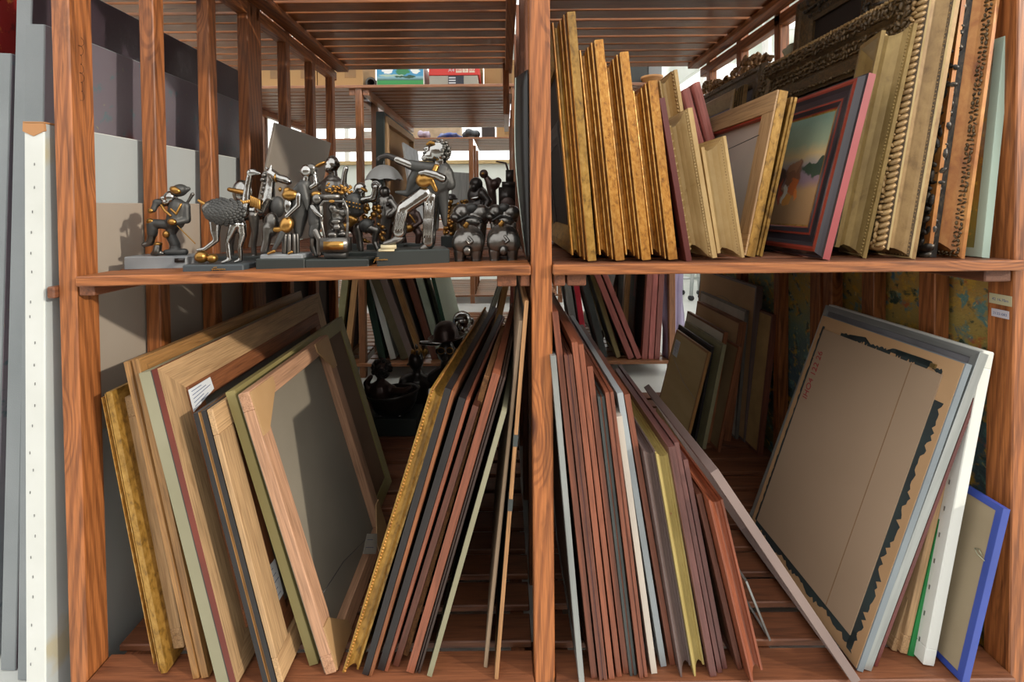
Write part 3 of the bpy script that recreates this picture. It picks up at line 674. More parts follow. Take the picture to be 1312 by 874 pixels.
up('orange gold frame, fourth and shortest of the mottled ones', 837, 869, 338, 810, 841, 97, [GOLDO, GOLDB, GOLDK], .66, 'gold', .085, Y=.02)
up('cream gold frame peeping up behind the fourth orange gold frame', 880, 905, 330, 846, 866, 86, [CREAM], .5, 'cove', .07, Y=.30, orn=[(.06, .3, .004, .012, 'bead')], omat=GOLDP)
up('slim maroon frame between orange gold and cream frames', 879, 887, 339, 844, 852, 124, [MAROON], .6, 'flat', .03, Y=.02, name='framed_picture')
up('cream gilt frame edged with a chain of large beads', 888, 921, 339, 857, 885, 134, [CREAM], .5, 'cove', .085, Y=.02, orn=[(.35, .97, .008, .019, 'rope'), (.06, .25, .0025, .008, 'bead')], omat=CREAM)
up('pale cream coved frame, shortest on the upper shelf', 922, 957, 339, 901, 927, 170, [CREAM], .45, 'cove2', .085, Y=.02, orn=[(.1, .17, .0025, .008, 'bead')], omat=GOLDP)
up('dusty red frame standing behind the cream frames', 925, 937, 320, 870, 883, 112, [PINKR], .4, 'round', .04, Y=.45, name='framed_picture')
up('taller dusty red frame standing behind the cream frames', 940, 952, 320, 884, 896, 104, [PINKR], .4, 'round', .04, Y=.47, name='framed_picture')
f = up('blond wood picture back with red inner edge, glass and wire', 956, 968, 327, 999, 1012, 114, [GOLDM, PINE], .48, 'flat', .06, face=1, name='framed_picture', Y=.10, back=None, cat='picture')
L, Hh, th = f['dims']
for (a, b, c, d) in ((.0, L, 0, .06), (0, L, Hh - .06, Hh), (0, .06, .06, Hh - .06), (L - .06, L, .06, Hh - .06)):
    o = obj('back_board', boxmesh(max(b - a, d - c), min(b - a, d - c), .006, PINE, .001), f, M.Translation(((a + b) / 2, (c + d) / 2, -.003)) @ (M.Identity(4) if b - a > d - c else M.Rotation(math.pi / 2, 4, 'Z')))
rim = MB()
for (a, b, c, d) in ((.06, L - .06, .06, .066), (.06, L - .06, Hh - .066, Hh - .06), (.06, .066, .066, Hh - .066), (L - .066, L - .06, .066, Hh - .066)):
    rim.box(((a + b) / 2, (c + d) / 2, .008), ((b - a) / 2, (d - c) / 2, .008))
rim.build('red_inner_edge', paint('red edge', '#a8402c', .5), f, smooth=False)
panel(f, 'backing_board', .06, L - .06, .06, Hh - .06, .016, .019, paint('pale glass back', '#b0a8a0', .25, 0, '#a39a94', 3))
mb = MB(); mb.tube([(.05, Hh * .74, -.008), (L * .5, Hh * .70, -.005), (L - .05, Hh * .74, -.008)], .0012, 5); mb.build('hanging_wire', plain('wire', '#3a3a3a', .4, .6), f)
note(f, [(L - .10, Hh * .76), (L - .19, Hh * .76), (L - .19, Hh * .62), (L - .10, Hh * .62)], .0155, -1, 'paper_note', 5, paint('grey note', '#b8b0a4', .8))
up('narrow bright gold frame between wood picture back and desert painting', 969, 977, 324, 1014, 1023, 123, [GOLDM], .45, 'step', .04, Y=.12)
PIC = picture('desert camp painting', [(0, '#8a6848'), (.2, '#9c7a56'), (.38, '#a8845c'), (.45, '#8a7078'), (.56, '#8c7c86'), (.62, '#a89a8a'), (.68, '#c4a878'), (.78, '#8f9a80'), (1.05, '#6a8274')],
  [(.90, .50, .24, .07, '#3e4a3a'), (1.0, .53, .16, .08, '#39443a'), (.56, .47, .14, .13, '#7a5038'), (.54, .54, .10, .05, '#94684a'), (.36, .40, .10, .15, '#4a3024'), (.60, .36, .07, .10, '#b8602c'), (.50, .30, .05, .07, '#c8c0b0'), (.40, .33, .04, .10, '#a84428'), (.28, .40, .07, .12, '#33241e'), (.54, .25, .05, .04, '#c88a40'), (.66, .29, .04, .06, '#d07838')], 1, (7, .10), .35)
BLUED = paint('blue black lacquer', '#241f22', .3, 0, '#302a30', 4, stretch=(1, 9, 9))
ROSE = paint('worn rose red lacquer', '#964446', .45, 0, '#883a3c', 6, wear='#c89088', wl=.74)
PROF['camp'] = [(0, 0, 1), (0, .50, 0), (.06, .56, 0), (.10, .78, 0), (.14, .95, 2), (.22, 1, 2), (.28, .96, 0), (.40, .84, 0), (.56, .80, 0), (.60, .83, 2), (.66, .83, 0), (.80, .76, 2), (.84, .72, 3), (1, .66, 3), (1, 0, 0)]
f = frame('framed_painting', 'desert camp painting in a black and red frame with rose outer edge', (1054, 335), (1115, 90), 19, .46, [BLUED, ROSE, paint('rust red edge', '#7e3022', .35), GOLDM], -1, 'camp', .095, deck=SZ, Y=.015, group=GE, back=DARKB, canvas=PIC, cn=.62, cat='painting')
up('olive gold frame with smooth scoop right of the desert painting', 1073, 1108, 330, 1132, 1167, 28, [OLIVE], .17, 'cove2', .075, Y=.06, yaw=.3, orn=[(.08, .17, .003, .009, 'bead')], omat=OLIVE)
up('broad bronze frame with carved braid and very wide dark carved face', 1122, 1174, 334, 1186, 1238, -40, [GOLDP, DGOLD, CREAMB], .80, 'bigflat', .19, Y=.02, canvas=plain('black picture', '#100e0e', .4), cn=.6,
   orn=[(.10, .80, .0135, .0165, 'rope'), (.13, .92, .0105, .015, 'leaf'), (.045, .15, .0035, .010, 'leaf')], omat=GOLDP)
f = bpy.data.objects[[o.name for o in bpy.data.objects if o.get('label', '').startswith('broad bronze')][0]]; L, Hh, th = f['dims']
c = beads(f, L, Hh, [(a * .19, n * th, q, s, 'leaf') for (a, n, q, s) in ((.20, .98, .011, .014), (.29, 1.0, .013, .015), (.36, .99, .011, .014), (.5, .87, .010, .013), (.58, .85, .010, .013), (.66, .83, .010, .014), (.93, .79, .007, .011))], DGOLD, (1, 2, 3), 7); c.name = 'face_carving'
up('blackened carved frame squeezed between bronze and orange frames', 1184, 1200, 332, 1237, 1253, -45, [BLACKG], .7, 'round', .07, Y=.05, orn=[(.1, .6, .022, .026, 'leaf'), (.25, .85, .02, .03, 'leaf')], omat=BLACKG)
up('orange bronze frame with dark beaded band and pale outer edge', 1199, 1236, 333, 1249, 1288, -45, [ORNG, DGOLD], .8, 'cove2', .11, Y=.02, orn=[(.06, .2, .006, .011, 'leaf'), (.12, .27, .006, .012, 'leaf')], omat=DGOLD)
ABS = picture('colour dab painting', [(0, '#6a7a4c'), (.3, '#8f8a4a'), (.5, '#a88a3c'), (.7, '#9c6a38'), (1, '#c4b89a')], [(.5, .6, .2, .1, '#b85a34'), (.4, .4, .2, .08, '#4a6a7c'), (.7, .3, .2, .1, '#3e5a48')], 1, (9, .5), .6, [('#c8a040', 40, .6), ('#4a6a5a', 50, .62)])
up('mint edged painting with colourful dabs, rightmost on the upper shelf', 1258, 1268, 332, 1287, 1298, 44, [paint('mint paint', '#b4c8b8', .6, 0, '#a8bcae', 4), GREYC], .5, 'flat', .024, name='framed_painting', Y=.03, canvas=ABS, cn=.7, cat='painting')
# dark oval-edged picture behind the first gold frame
up('dark picture with moulded black edge hidden behind the tallest gold frame', 735, 745, 326, 712, 722, 150, [BLK], .5, 'round', .06, Y=.16, name='framed_picture')

# carved antique frames standing deeper in the bay, leaning on the right posts
def carved(label, Bx, Tx, Y, L, Hh, w, mats, prof, rw, orn, omat, canvas, cn=.5):
    return frame('carved_framed_picture', label, V((Bx, Y, SZ)), V((Tx, Y, SZ + Hh)), w, L, mats, -1, prof, rw, deck=SZ, group='antique carved frames on the upper shelf', back=DARKB, canvas=canvas, cn=cn, orn=orn, omat=omat)
DKP = picture('dim old painting', [(0, '#2a2226'), (.5, '#4a3f48'), (1, '#57505c')], (), 1, (4, .3))
BKP = plain('black picture', '#100e0e', .4)
f = carved('antique frame crested with thick leaf carving by the back right posts', 1.09, 1.185, .90, .75, .80, .07, [HONEY, DGOLD], 'bigflat', .10, [(.3, .9, .012, .02, 'leaf')], DGOLD, DKP)
L, Hh, th = f['dims']; rr = random.Random(5); mb = MB()
for i in range(150):
    x = rr.random() * L; h = rr.random(); p = V((x, Hh + .055 * h * (.7 + .5 * math.sin(x * 14)) , th * .5 + rr.uniform(-.02, .03)))
    R = (M.Rotation(rr.uniform(0, 6.28), 3, 'Z') @ M.Rotation(rr.uniform(-1, 1), 3, 'X')); q = rr.uniform(.014, .028)
    mb.ell(p, (q, q * .4, q * .55), R, 7, 5)
mb.build('crest_carving', gold('crest gilt', '#8a6640', '#b08c60', '#4a3020', .5, .25, 50), f)
f = carved('small carved gilt frame with light inner rail beside the crested frame', 1.0, 1.085, .95, .42, .70, .05, [GOLDP, GOLDP, DGOLD], 'gold', .09, [(.3, .8, .009, .012, 'leaf')], DGOLD, DKP)
f = carved('near-black carved frame with plain dark picture leaning by the right posts', 1.17, 1.25, .30, .50, 1.0, .06, [BLACKG, DGOLD], 'bigflat', .12, [(.1, .4, .016, .02, 'leaf'), (.3, .85, .02, .025, 'leaf'), (.6, .9, .014, .02, 'leaf'), (.8, .8, .01, .016, 'leaf')], BLACKG, BKP)
m4 = M.Translation(P(1016, 76, .84)); q = SC(.84)
cb = empty('plaster_ornament', m4, 'pale plaster scroll ornament perched on the carved frames', 'ornament')
mb = MB()
for (x, y, a) in ((0, 0, 9), (-6, 8, 6), (-10, 2, 4), (4, 10, 5)): mb.ell((x * q, 0, -(y - 12) * q), (a * q, a * q * .7, a * q))
mb.build('scroll', paint('old plaster', '#a8a48c', .6, 0, '#8e8870', 9, bump=.4), cb, remesh=.005)
mb = MB(); mb.box((16 * q, 0, 14 * q), (2.5 * q, .01, 12 * q)); mb.box((26 * q, -.01, 22 * q), (1.5 * q, .008, 16 * q)); mb.build('gilt_strip', CREAM, cb, smooth=False)

# ---- I. boards and canvases at the left, outside the left posts
GI = 'large canvases stored left of the left posts'
Z0 = 0.0
DKPAINT = picture('dark night painting', [(0, '#93969a'), (.4, '#7f8288'), (.7, '#7e7078'), (1, '#686068')], [(.3, .72, .10, .14, '#6a3c38'), (.62, .6, .16, .2, '#4a3438')], 1, (5, .4), .3, [('#8a8660', 30, .66), ('#56666c', 18, .6)])
PURP = picture('dim plum painting', [(0, '#4a3c44'), (.6, '#4e4048'), (1, '#3a3038')], (), 1, (3, .4), .3)
SAGEC = paint('stained shaded canvas', '#aab1b2', .7, 0, '#a0a8a9', 2, wear='#a9a48e', wl=.66, ws=3, bump=.06)  # stains, over a base greyed to carry the shade on this face
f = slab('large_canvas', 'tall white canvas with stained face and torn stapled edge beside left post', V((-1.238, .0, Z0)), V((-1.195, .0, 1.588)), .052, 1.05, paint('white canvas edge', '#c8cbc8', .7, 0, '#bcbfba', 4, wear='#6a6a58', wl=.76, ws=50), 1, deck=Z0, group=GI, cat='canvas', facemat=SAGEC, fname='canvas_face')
L, Hh, th = f['dims']; mb = MB(); mb.prism([(-.002, Hh + .001, -.001), (-.002, Hh + .001, th), (-.002, Hh - .02, th * 1.04), (-.002, Hh - .034, th * .5), (-.002, Hh - .022, -.002)], (.006, 0, 0)); mb.box((.02, Hh + .001, th / 2), (.022, .002, th * .52))
mb.build('cardboard_corner', paint('cardboard corner', '#a87a50', .8, 0, '#9c6e46', 5), f, smooth=False)
mb = MB(); rr = random.Random(3)
for i in range(26): mb.box((-.001, Hh * (.03 + .036 * i + rr.uniform(-.008, .008)), th * (.35 + rr.uniform(-.1, .2))), (.0006, .0035, .0005))
mb.build('staples', plain('staple', '#7a7c7a', .4, .8), f, smooth=False)
slab('large_canvas', 'dark painted canvas with yellow dots and grey edge behind the white canvas', V((-1.38, .12, Z0)), V((-1.30, .12, 1.885)), .055, 1.05, GREYC, 1, deck=Z0, group=GI, cat='canvas', facemat=DKPAINT)
slab('large_canvas', 'taller plum dark canvas with long grey edge at far left', V((-1.465, .15, Z0)), V((-1.352, .15, 2.06)), .045, 1.15, GREYC, 1, deck=Z0, group=GI, cat='canvas', facemat=PURP)
slab('large_canvas', 'dark canvas with grey edge, leftmost and lowest of the left canvases', V((-1.56, .18, Z0)), V((-1.448, .18, 1.82)), .04, 1.1, GREYC, 1, deck=Z0, group=GI, cat='canvas', facemat=DKPAINT)
REDP = picture('red patterned painting', [(0, '#8c1c18'), (.5, '#a02420'), (1, '#861a18')], (), 1, (5, .3), .5, [('#c07838', 34, .60), ('#5a1414', 20, .58)])
slab('large_canvas', 'red patterned canvas peeping in at the top left corner', V((-1.68, .2, Z0)), V((-1.55, .2, 2.12)), .04, 1.2, GREYC, 1, deck=Z0, group=GI, cat='canvas', facemat=REDP)
slab('hardboard_sheet', 'beige board standing between white canvas and left posts', V((-1.157, .075, .72)), V((-1.1555, .075, 1.372)), .008, .86, paint('beige board', '#a0968a', .7, 0, '#978c7e', 2), 1, deck=.72, group=GI)
slab('grey_board', 'grey white panel carrying the beige board behind the left posts', V((-1.168, .075, .0)), V((-1.168, .075, .7195)), .024, .95, paint('grey white panel', '#a9aca8', .7, 0, '#9ea19e', 2), 1, deck=0, group=GI)
slab('large_canvas', 'dark brown canvas back standing outside the rear left posts', V((-1.175, 1.06, .0)), V((-1.165, 1.06, 1.14)), .02, .95, UMBER, 1, deck=0, group=GI, cat='canvas', facemat=paint('dim brown canvas', '#3a2c24', .8))
BLUEP = picture('pale blue painting', [(0, '#4a6a90'), (.5, '#7a9cc0'), (1, '#c4d0d8')], (), 1, (5, .4))
slab('blue_painting', 'small pale blue painting glimpsed behind the rear left posts', V((-1.30, 2.05, .0)), V((-1.24, 2.05, 1.03)), .02, .35, WHITEC, 1, deck=0, group=GI, cat='painting', facemat=BLUEP)
m4, Hh, th = place(V((-1.085, .82, SZ)), V((-.965, .82, 1.715)), .012, .66, 1, shelfz(-1.08), None, 0)
o = obj('grey_sheet', boxmesh(.66, Hh, th, paint('taupe panel', '#8e867c', .6, 0, '#867e74', 2), .002).copy(), None)
for v in o.data.vertices: v.co += V((.33, Hh / 2, th / 2))
o.matrix_world = m4; tag(o, 'taupe grey panel propped behind the camel and dancer figurines', 'board')
# impressionist canvas outside the right posts
IMP = picture('garden painting', [(0, '#4a5238'), (.25, '#7a7440'), (.42, '#46504c'), (.6, '#56707a'), (.72, '#76907c'), (.82, '#b8a45c'), (1.0, '#cca850'), (1.2, '#c49a54')], (), 1, (6, .5), .4, [('#d8b04c', 15, .54), ('#6f9a94', 19, .55), ('#c8744a', 13, .60), ('#3c5044', 17, .56), ('#e0cc80', 38, .62), ('#56788c', 24, .62)], 1.0)
slab('large_canvas', 'large textured garden painting in ochre and blue-green outside the right posts', V((1.40, .02, .05)), V((1.40, .02, 1.60)), .03, 1.9, WHITEC, -1, deck=.05, group=GI, cat='painting', facemat=IMP)
tag(board('floor_block', None, 1.36, 1.46, .1, 1.8, .0005, .05, 'y', RACK2), 'wooden block under the garden painting at the right', 'block')
# dark curved sheet by the centre post
mb = MB(); n = 14
pts = []
for i in range(n + 1):
    q = i / n; px = 676 - 17 * math.sin(min(1, q * 1.25) * math.pi / 2) + 4.5 * max(0, q - .55) ; py = 340 - 240 * q
    p = P(px, py, .10); pts.append(p)
z0 = SZ + .003
va = [V((p.x, .10, max(p.z, z0))) for p in pts]; vb = [V((.0665, .02, max(p.z, z0))) for p in pts]
ln = len(va)
mb.add(va + vb, [(i, i + 1, ln + i + 1, ln + i) for i in range(ln - 1)])
o = mb.build('curved_sheet', plain('dark gloss sheet', '#0e0d0d', .4), None); s = o.modifiers.new('thick', 'SOLIDIFY'); s.thickness = .004; s.offset = 0
mb = MB(); mb.tube([p + V((0, -.003, 0)) for p in va], .0022, 6); e = mb.build('pale_edge', plain('pale edge', '#c4d0c4', .4), o)
tag(o, 'dark glossy curved sheet with pale edge standing along the centre post', 'sheet')

# ---------------------------------------------------------------- figurines, traced part by part in the picture plane at their own depth
PEW = paint('dark pewter', '#7a7773', .28, .9, '#55534f', 14, bump=.12, bs=160)
MAT = paint('matt graphite', '#4c4c4a', .5, .5, '#3a3a39', 10, bump=.1, bs=200)
SLV = paint('polished silver', '#a6a5a2', .17, 1.0, '#82817e', 22, bump=.2, bs=70)
GLD = paint('polished gold', '#b08448', .3, .9, '#80602e', 14, bump=.1, bs=120)
BLKF = paint('black bronze', '#3e3a38', .3, .55, '#2e2a28', 10, bump=.1, bs=120)
BROF = paint('dark brown bronze', '#4e3c36', .33, .5, '#3a2c28', 10)
BASE = paint('slate base', '#3b4347', .5, 0, '#343b3f', 6)
BASED = paint('blackish green base', '#252b29', .5, 0, '#1e2422', 6)
STONE = paint('grey marble base', '#85888a', .45, 0, '#73777a', 12)
class Fig:
    def __init__(s, name, label, x, Y, z=None, group='silver and pewter figurines on the upper left shelf', cat='figurine'):
        s.Y = Y; s.q = SC(Y); p = P(x, 264, Y); s.z = shelfz(p.x) - .009 * (p.x < .07) + .0 if z is None else z
        s.o = V((p.x, Y, s.z)); s.root = empty(name, M.Translation(s.o), label, cat, group); s.parts = {}
    def w(s, p): return P(p[0], p[1], s.Y) + V((0, (p[2] if len(p) > 2 else 0) * s.q, 0)) - s.o
    def mb(s, part, mat, rm=1):
        if part not in s.parts: s.parts[part] = (MB(), mat, rm)
        return s.parts[part][0]
    def cap(s, part, mat, a, b, ra, rb=None, rm=1): s.mb(part, mat, rm).cap(s.w(a), s.w(b), ra * s.q, (ra if rb is None else rb) * s.q)
    def chain(s, part, mat, pts, rs, rm=1):
        for i in range(len(pts) - 1): s.cap(part, mat, pts[i], pts[i + 1], rs[i], rs[i + 1], rm)
    def ell(s, part, mat, c, rx, rz, ry=None, rot=0, rm=1, n=(14, 10)):
        ry = (rx + rz) / 2 if ry is None else ry
        s.mb(part, mat, rm).ell(s.w(c), (rx * s.q, ry * s.q, rz * s.q), M.Rotation(math.radians(rot), 3, 'Y'), *n)
    def box(s, part, mat, x0, x1, y0, y1, d0, d1, rot=0):
        c = s.w(((x0 + x1) / 2, (y0 + y1) / 2, (d0 + d1) / 2))
        s.mb(part, mat, 0).box(c, ((x1 - x0) / 2 * s.q, (d1 - d0) / 2 * s.q, (y1 - y0) / 2 * s.q), M.Rotation(math.radians(rot), 3, 'Z'))
    def base(s, x0, x1, ytop, d0, d1, mat=BASE, rot=0, name='base', chamfer=True):
        top = s.w(((x0 + x1) / 2, ytop, 0)).z; cx = s.w(((x0 + x1) / 2, ytop, 0)).x
        h = max(top, .006); me = boxmesh((x1 - x0) * s.q, (d1 - d0) * s.q, h - .001, mat, .003)
        return obj(name, me, s.root, M.Translation((cx, (d0 + d1) / 2 * s.q, h / 2 + .0006)) @ M.Rotation(math.radians(rot), 4, 'Z'))
    def script(s, x, y, d, wdt, rot=0):
        c = s.w((x, y, 0)); c.y = d * s.q; mb = MB(); u = M.Rotation(math.radians(rot), 3, 'Z') @ V((1, 0, 0)); q = s.q
        n = 34; mb.tube([c + u * (wdt * q * i / n) + V((0, -.0006, q * ((1.6 if i in (2, 3, 4, 18, 19) else 1.0) * math.sin(i * 1.9)))) for i in range(n)], q * .38, 5)
        mb.tube([c + u * (wdt * q * t) + V((0, -.0006, q * h)) for t, h in ((-.06, -2.4), (.0, -2.8), (.08, -.5), (.14, 2.4), (.36, 2.6))], q * .5, 5)
        mb.build('gold_lettering', GLD, s.root)
    def done(s, vox=None):
        for k, (mb, mat, rm) in s.parts.items():
            k = k.split('#')[0]; o = mb.build(k, mat, s.root, remesh=(vox or s.q * 1.15) if rm else 0)
            if k in ('feathers', 'nuggets', 'gold_nuggets', 'hair_curls', 'hair', 'trinkets', 'gold_bits', 'tassels', 'tail_tips', 'mane', 'collar', 'crown', 'vest_lettering', 'trouser_folds', 'luggage', 'harness'): o['kind'] = 'stuff'
        return s.root

# gnome with pole on grey marble base
g = Fig('gnome_figurine', 'pewter gnome with gold helmet dancing on a grey marble base', 211, .165)
g.base(172, 250, 327, -18, 22, STONE); top = g.parts
for (a, b, ra, rb) in (((217, 288, -2), (200, 286, -5), 6.5, 5.8), ((223, 288, 2), (218, 300, 0), 7, 6), ((218, 300, 0), (224, 314, 1), 6, 6), ((225, 284), (227, 264), 11, 10), ((236, 264, 3), (238, 282, 2), 5.5, 5), ((238, 282, 2), (229, 285, -8), 4.5, 4.5), ((213, 260, -2), (205, 259, -6), 5, 4.5), ((205, 259, -6), (203, 269, -9), 4, 3.5), ((199, 287, -5), (199, 299, -5), 6.5, 6)):
    g.cap('suit', MAT, a, b, ra, rb)
g.cap('raised_boot', PEW, (199, 298, -5), (197, 310, -6), 5, 4.6); g.cap('raised_boot', PEW, (197, 311, -6), (191, 313, -9), 4, 3)
g.cap('standing_boot', MAT, (224, 316, 1), (224, 322, 1), 6, 6); g.cap('standing_boot', MAT, (216, 323, -4), (236, 323, 0), 4, 5)
g.ell('head', SLV, (221, 253, -3), 8, 8.5); g.ell('head', SLV, (214, 254, -9), 3, 2.6); g.ell('head', SLV, (217, 259, -6), 6, 4); g.ell('head', SLV, (227, 253, -2), 2, 3)
g.ell('cap', MAT, (230, 244, 0), 10, 8, None, -20); g.cap('cap', MAT, (234, 244, 1), (240, 242, 2), 6, 3)
g.ell('helmet_plate', GLD, (229, 244, -6), 8, 5, 5, 25); g.ell('knee_pad', GLD, (198, 283.5, -8), 5, 4.2, 3.5); g.ell('knee_pad#2', GLD, (217, 300, -6), 4.5, 5, 3.5); g.ell('glove', GLD, (228, 284, -11), 6, 4.5, 4, 15); g.ell('glove#2', GLD, (201, 270, -11), 4, 3.5, 3)
g.chain('harness', GLD, [(213, 263, -9), (219, 270, -11), (226, 276, -11)], [1.6] * 3, 0); g.chain('harness', GLD, [(226, 268, -10), (232, 274, -9), (236, 262, -6)], [1.4] * 3, 0)
g.cap('spare_boot', PEW, (209, 314, -9), (208, 322, -10), 4.5, 5); g.ell('boot_cuff', GLD, (209, 312, -9), 5, 3, 5); g.cap('spare_boot', PEW, (204, 324, -12), (214, 324, -8), 2.6, 2.6)
g.cap('pole', GLD, (234, 289, -10), (259, 311, -14), .7, .7, 0); g.chain('horn', PEW, [(236, 262, 4), (241, 254, 4), (244, 249, 4)], [1.6, 1.8, 2.4], 0)
g.box('plaque', BLKF, 237, 249, 329, 334, -20, -18.4)
g.done()

# ostrich on a slate base
g = Fig('ostrich_figurine', 'silver ostrich with gold tail tip, one foot on golden balls', 280, .05)
g.base(241, 318, 338, -12, 34, BASE); g.script(279, 343.5, -12.8, 18)
g.ell('golden_ball', GLD, (259.5, 329, -2), 8.2, 8.2); g.ell('golden_ball#2', GLD, (272, 331, 0), 7, 6.2)
g.chain('legs', SLV, [(276, 280, 0), (277, 296, -2), (279, 308, -3), (265, 319, -4), (257, 320, -6)], [8, 6, 3.5, 3, 2.2])
g.chain('legs', SLV, [(300, 288, 2), (295, 300, 2), (290, 311, 3), (293, 333, 2), (287, 336, -3)], [7, 5, 3.2, 3, 2.4]); g.chain('legs', SLV, [(306, 288, 6), (307, 302, 8), (303, 318, 8), (304, 334, 8), (299, 336, 4)], [6, 5, 3, 2.8, 2.2])
g.chain('neck', SLV, [(310, 272, 0), (315, 258, 0), (317, 240, 0), (320, 225, 0)], [9, 5, 4, 3.6]); g.ell('neck', SLV, (323, 221, 0), 7, 5.2, 5); g.cap('neck', SLV, (326, 221, 0), (333, 222.5, -1), 3.6, 2)
g.ell('eye', BLKF, (322, 219, -5), 1.6, 1.4, 1)
g.ell('plumage', PEW, (292, 271), 25, 15, 16, -4); g.ell('plumage', PEW, (274, 265, -2), 14, 9, 12, -20)
rr = random.Random(4)
for i in range(110):
    a, h = i * 2.39996, math.sqrt((i + .5) / 110); x, y = 291 + 26 * h * math.cos(a), 271 + 16 * h * math.sin(a)
    g.ell('feathers', PEW if i % 4 else MAT, (x, y, -16.5 * math.sqrt(max(0, 1 - h * h)) - .5), 4.6, 2.7, 2.2, 35 + rr.uniform(-18, 18) - (x - 291) * .8, 0, (8, 6))
for i in range(8): g.cap('tail_tips', GLD, (268 - i * .5, 262 + i * .4, -8 + i * 2.4), (260 + i * .9, 257 + i * 2.0, -8 + i * 2.4), 2.4, 1.8, 0)
for i in range(7): g.ell('collar', GLD, (309.5 + i * 1.7, 259.5 + abs(i - 3) * -.5, -5 + abs(i - 3) * 1.2), 1.8, 2.6, 1.8, 0, 0, (8, 6))
g.done()

# camel behind the ostrich
g = Fig('camel_figurine', 'silver camel with gold saddle tassels behind the ostrich', 325, .24)
g.base(268, 352, 327, -14, 26, BASED)
g.ell('body', SLV, (316, 270, 4), 30, 13, 14, 4); g.ell('body', SLV, (308, 246, 4), 12, 16, 11); g.chain('body', SLV, [(336, 268, 2), (344, 256, 0), (346, 238, 0), (347, 225, 0)], [12, 9, 6.5, 6])
g.chain('body', SLV, [(347, 222, 0), (358, 228, -3), (368, 231, -4)], [6.5, 5.4, 5.6]); g.ell('body', SLV, (371, 233, -4), 5, 4.4); g.cap('body', SLV, (343, 218, 3), (339, 214, 3), 2, 1.2); g.cap('body', SLV, (348, 216, -3), (349, 212, -3), 2, 1.2)
for (x, d) in ((297, -2), (302, 10), (327, -4), (338, 8)): g.chain('legs', PEW, [(x, 276, d), (x + 2, 298, d), (x, 316, d), (x + 1, 329, d)], [7, 4.2, 3.4, 3.2]); g.cap('legs', PEW, (x - 1, 330, d - 2), (x + 6, 331, d - 3), 2.8, 2.4)
for i in range(14): g.ell('mane', PEW, (338 + (i % 3) * 1.5, 222 + i * 2.8, 3 - (i % 2) * 6), 3.4, 3, 3, 0, 0, (8, 6))
for i in range(9): g.cap('tassels', GLD, (320 + i * 2.2, 249 + i * 1.0, -11), (321 + i * 2.2, 261 + i * .8, -12), 1.9, 1.3, 0)
g.cap('saddle', GLD, (296, 243, -4), (322, 248, -8), 3, 4); g.ell('halter', GLD, (356, 228, -4), 1.8, 6.5, 6.5); g.ell('bell', GLD, (361, 243, -5), 2.4, 3.4)
g.ell('curls', MAT, (356, 265, 0), 9, 14, 8)
g.done()

# dancer with basket
g = Fig('dancer_figurine', 'cloaked dancer figurine with gold hat beside a fluted column', 368, .07)
g.base(334, 396, 330, -14, 26, BASED); g.base(338, 392, 325, -11, 23, STONE, name='upper_base')
mb = g.mb('column', PEW, 0)
for i in range(9): mb.cap(g.w((372 + 8 * math.cos(i * .7), 301, 2 + 8 * math.sin(i * .7))), g.w((372 + 8.6 * math.cos(i * .7), 323, 2 + 8.6 * math.sin(i * .7))), 2.4 * g.q)
g.ell('head', SLV, (393, 219, 0), 8, 8.5, 8); g.cap('head', SLV, (387, 221, -1), (384.5, 221, -2), 2, 1); g.cap('head', SLV, (393, 226, 0), (391, 234, 0), 4, 4.5)
g.ell('hair', PEW, (398, 216, 3), 8, 8, 8); g.ell('hat', GLD, (408, 211, 5), 10, 2.2, 7, -28); g.chain('hair', PEW, [(402, 222, 2), (405, 232, 2)], [4, 3])
g.chain('cloak', MAT, [(390, 236, 2), (386, 252, 4), (382, 275, 5), (380, 301, 6)], [8, 13, 11, 5]); g.chain('cloak', MAT, [(388, 238, -2), (394, 256, -5), (396, 268, -5)], [7, 5, 2]); g.cap('cloak', MAT, (386, 238, -2), (377, 247, -6), 5, 3)
g.chain('arms', SLV, [(386, 250, -8), (386, 263, -9), (372, 277, -11)], [4, 3.4, 2.8]); g.chain('arms', SLV, [(398, 240, 0), (405, 236, 0), (403, 224, 0)], [3.4, 3, 2.6])
g.ell('basket', GLD, (375, 250, -6), 11, 7.5, 8); g.ell('basket', GLD, (371, 244, -6), 5, 4); g.ell('bodice', SLV, (371, 264, -3), 6, 12, 6); g.ell('skirt', GLD, (370, 288, -6), 9, 11, 7, 20)
g.chain('skirt', GLD, [(356, 294, -6), (372, 294, -8)], [4, 3]); g.chain('stocking_leg', MAT, [(366, 296, -6), (361, 308, -8), (355, 319, -9)], [4.5, 3.6, 2.6]); g.cap('shoe', GLD, (356, 321, -10), (349, 324, -12), 2.4, 1.6); g.cap('shoe#2', GLD, (378, 322, -9), (374, 324, -11), 2, 1.6)
g.ell('horse_flank', PEW, (345, 288, 6), 10, 16, 8); g.chain('horse_flank', PEW, [(342, 292, 4), (340, 308, 4), (337, 322, 3)], [8, 5.5, 5])
g.done()

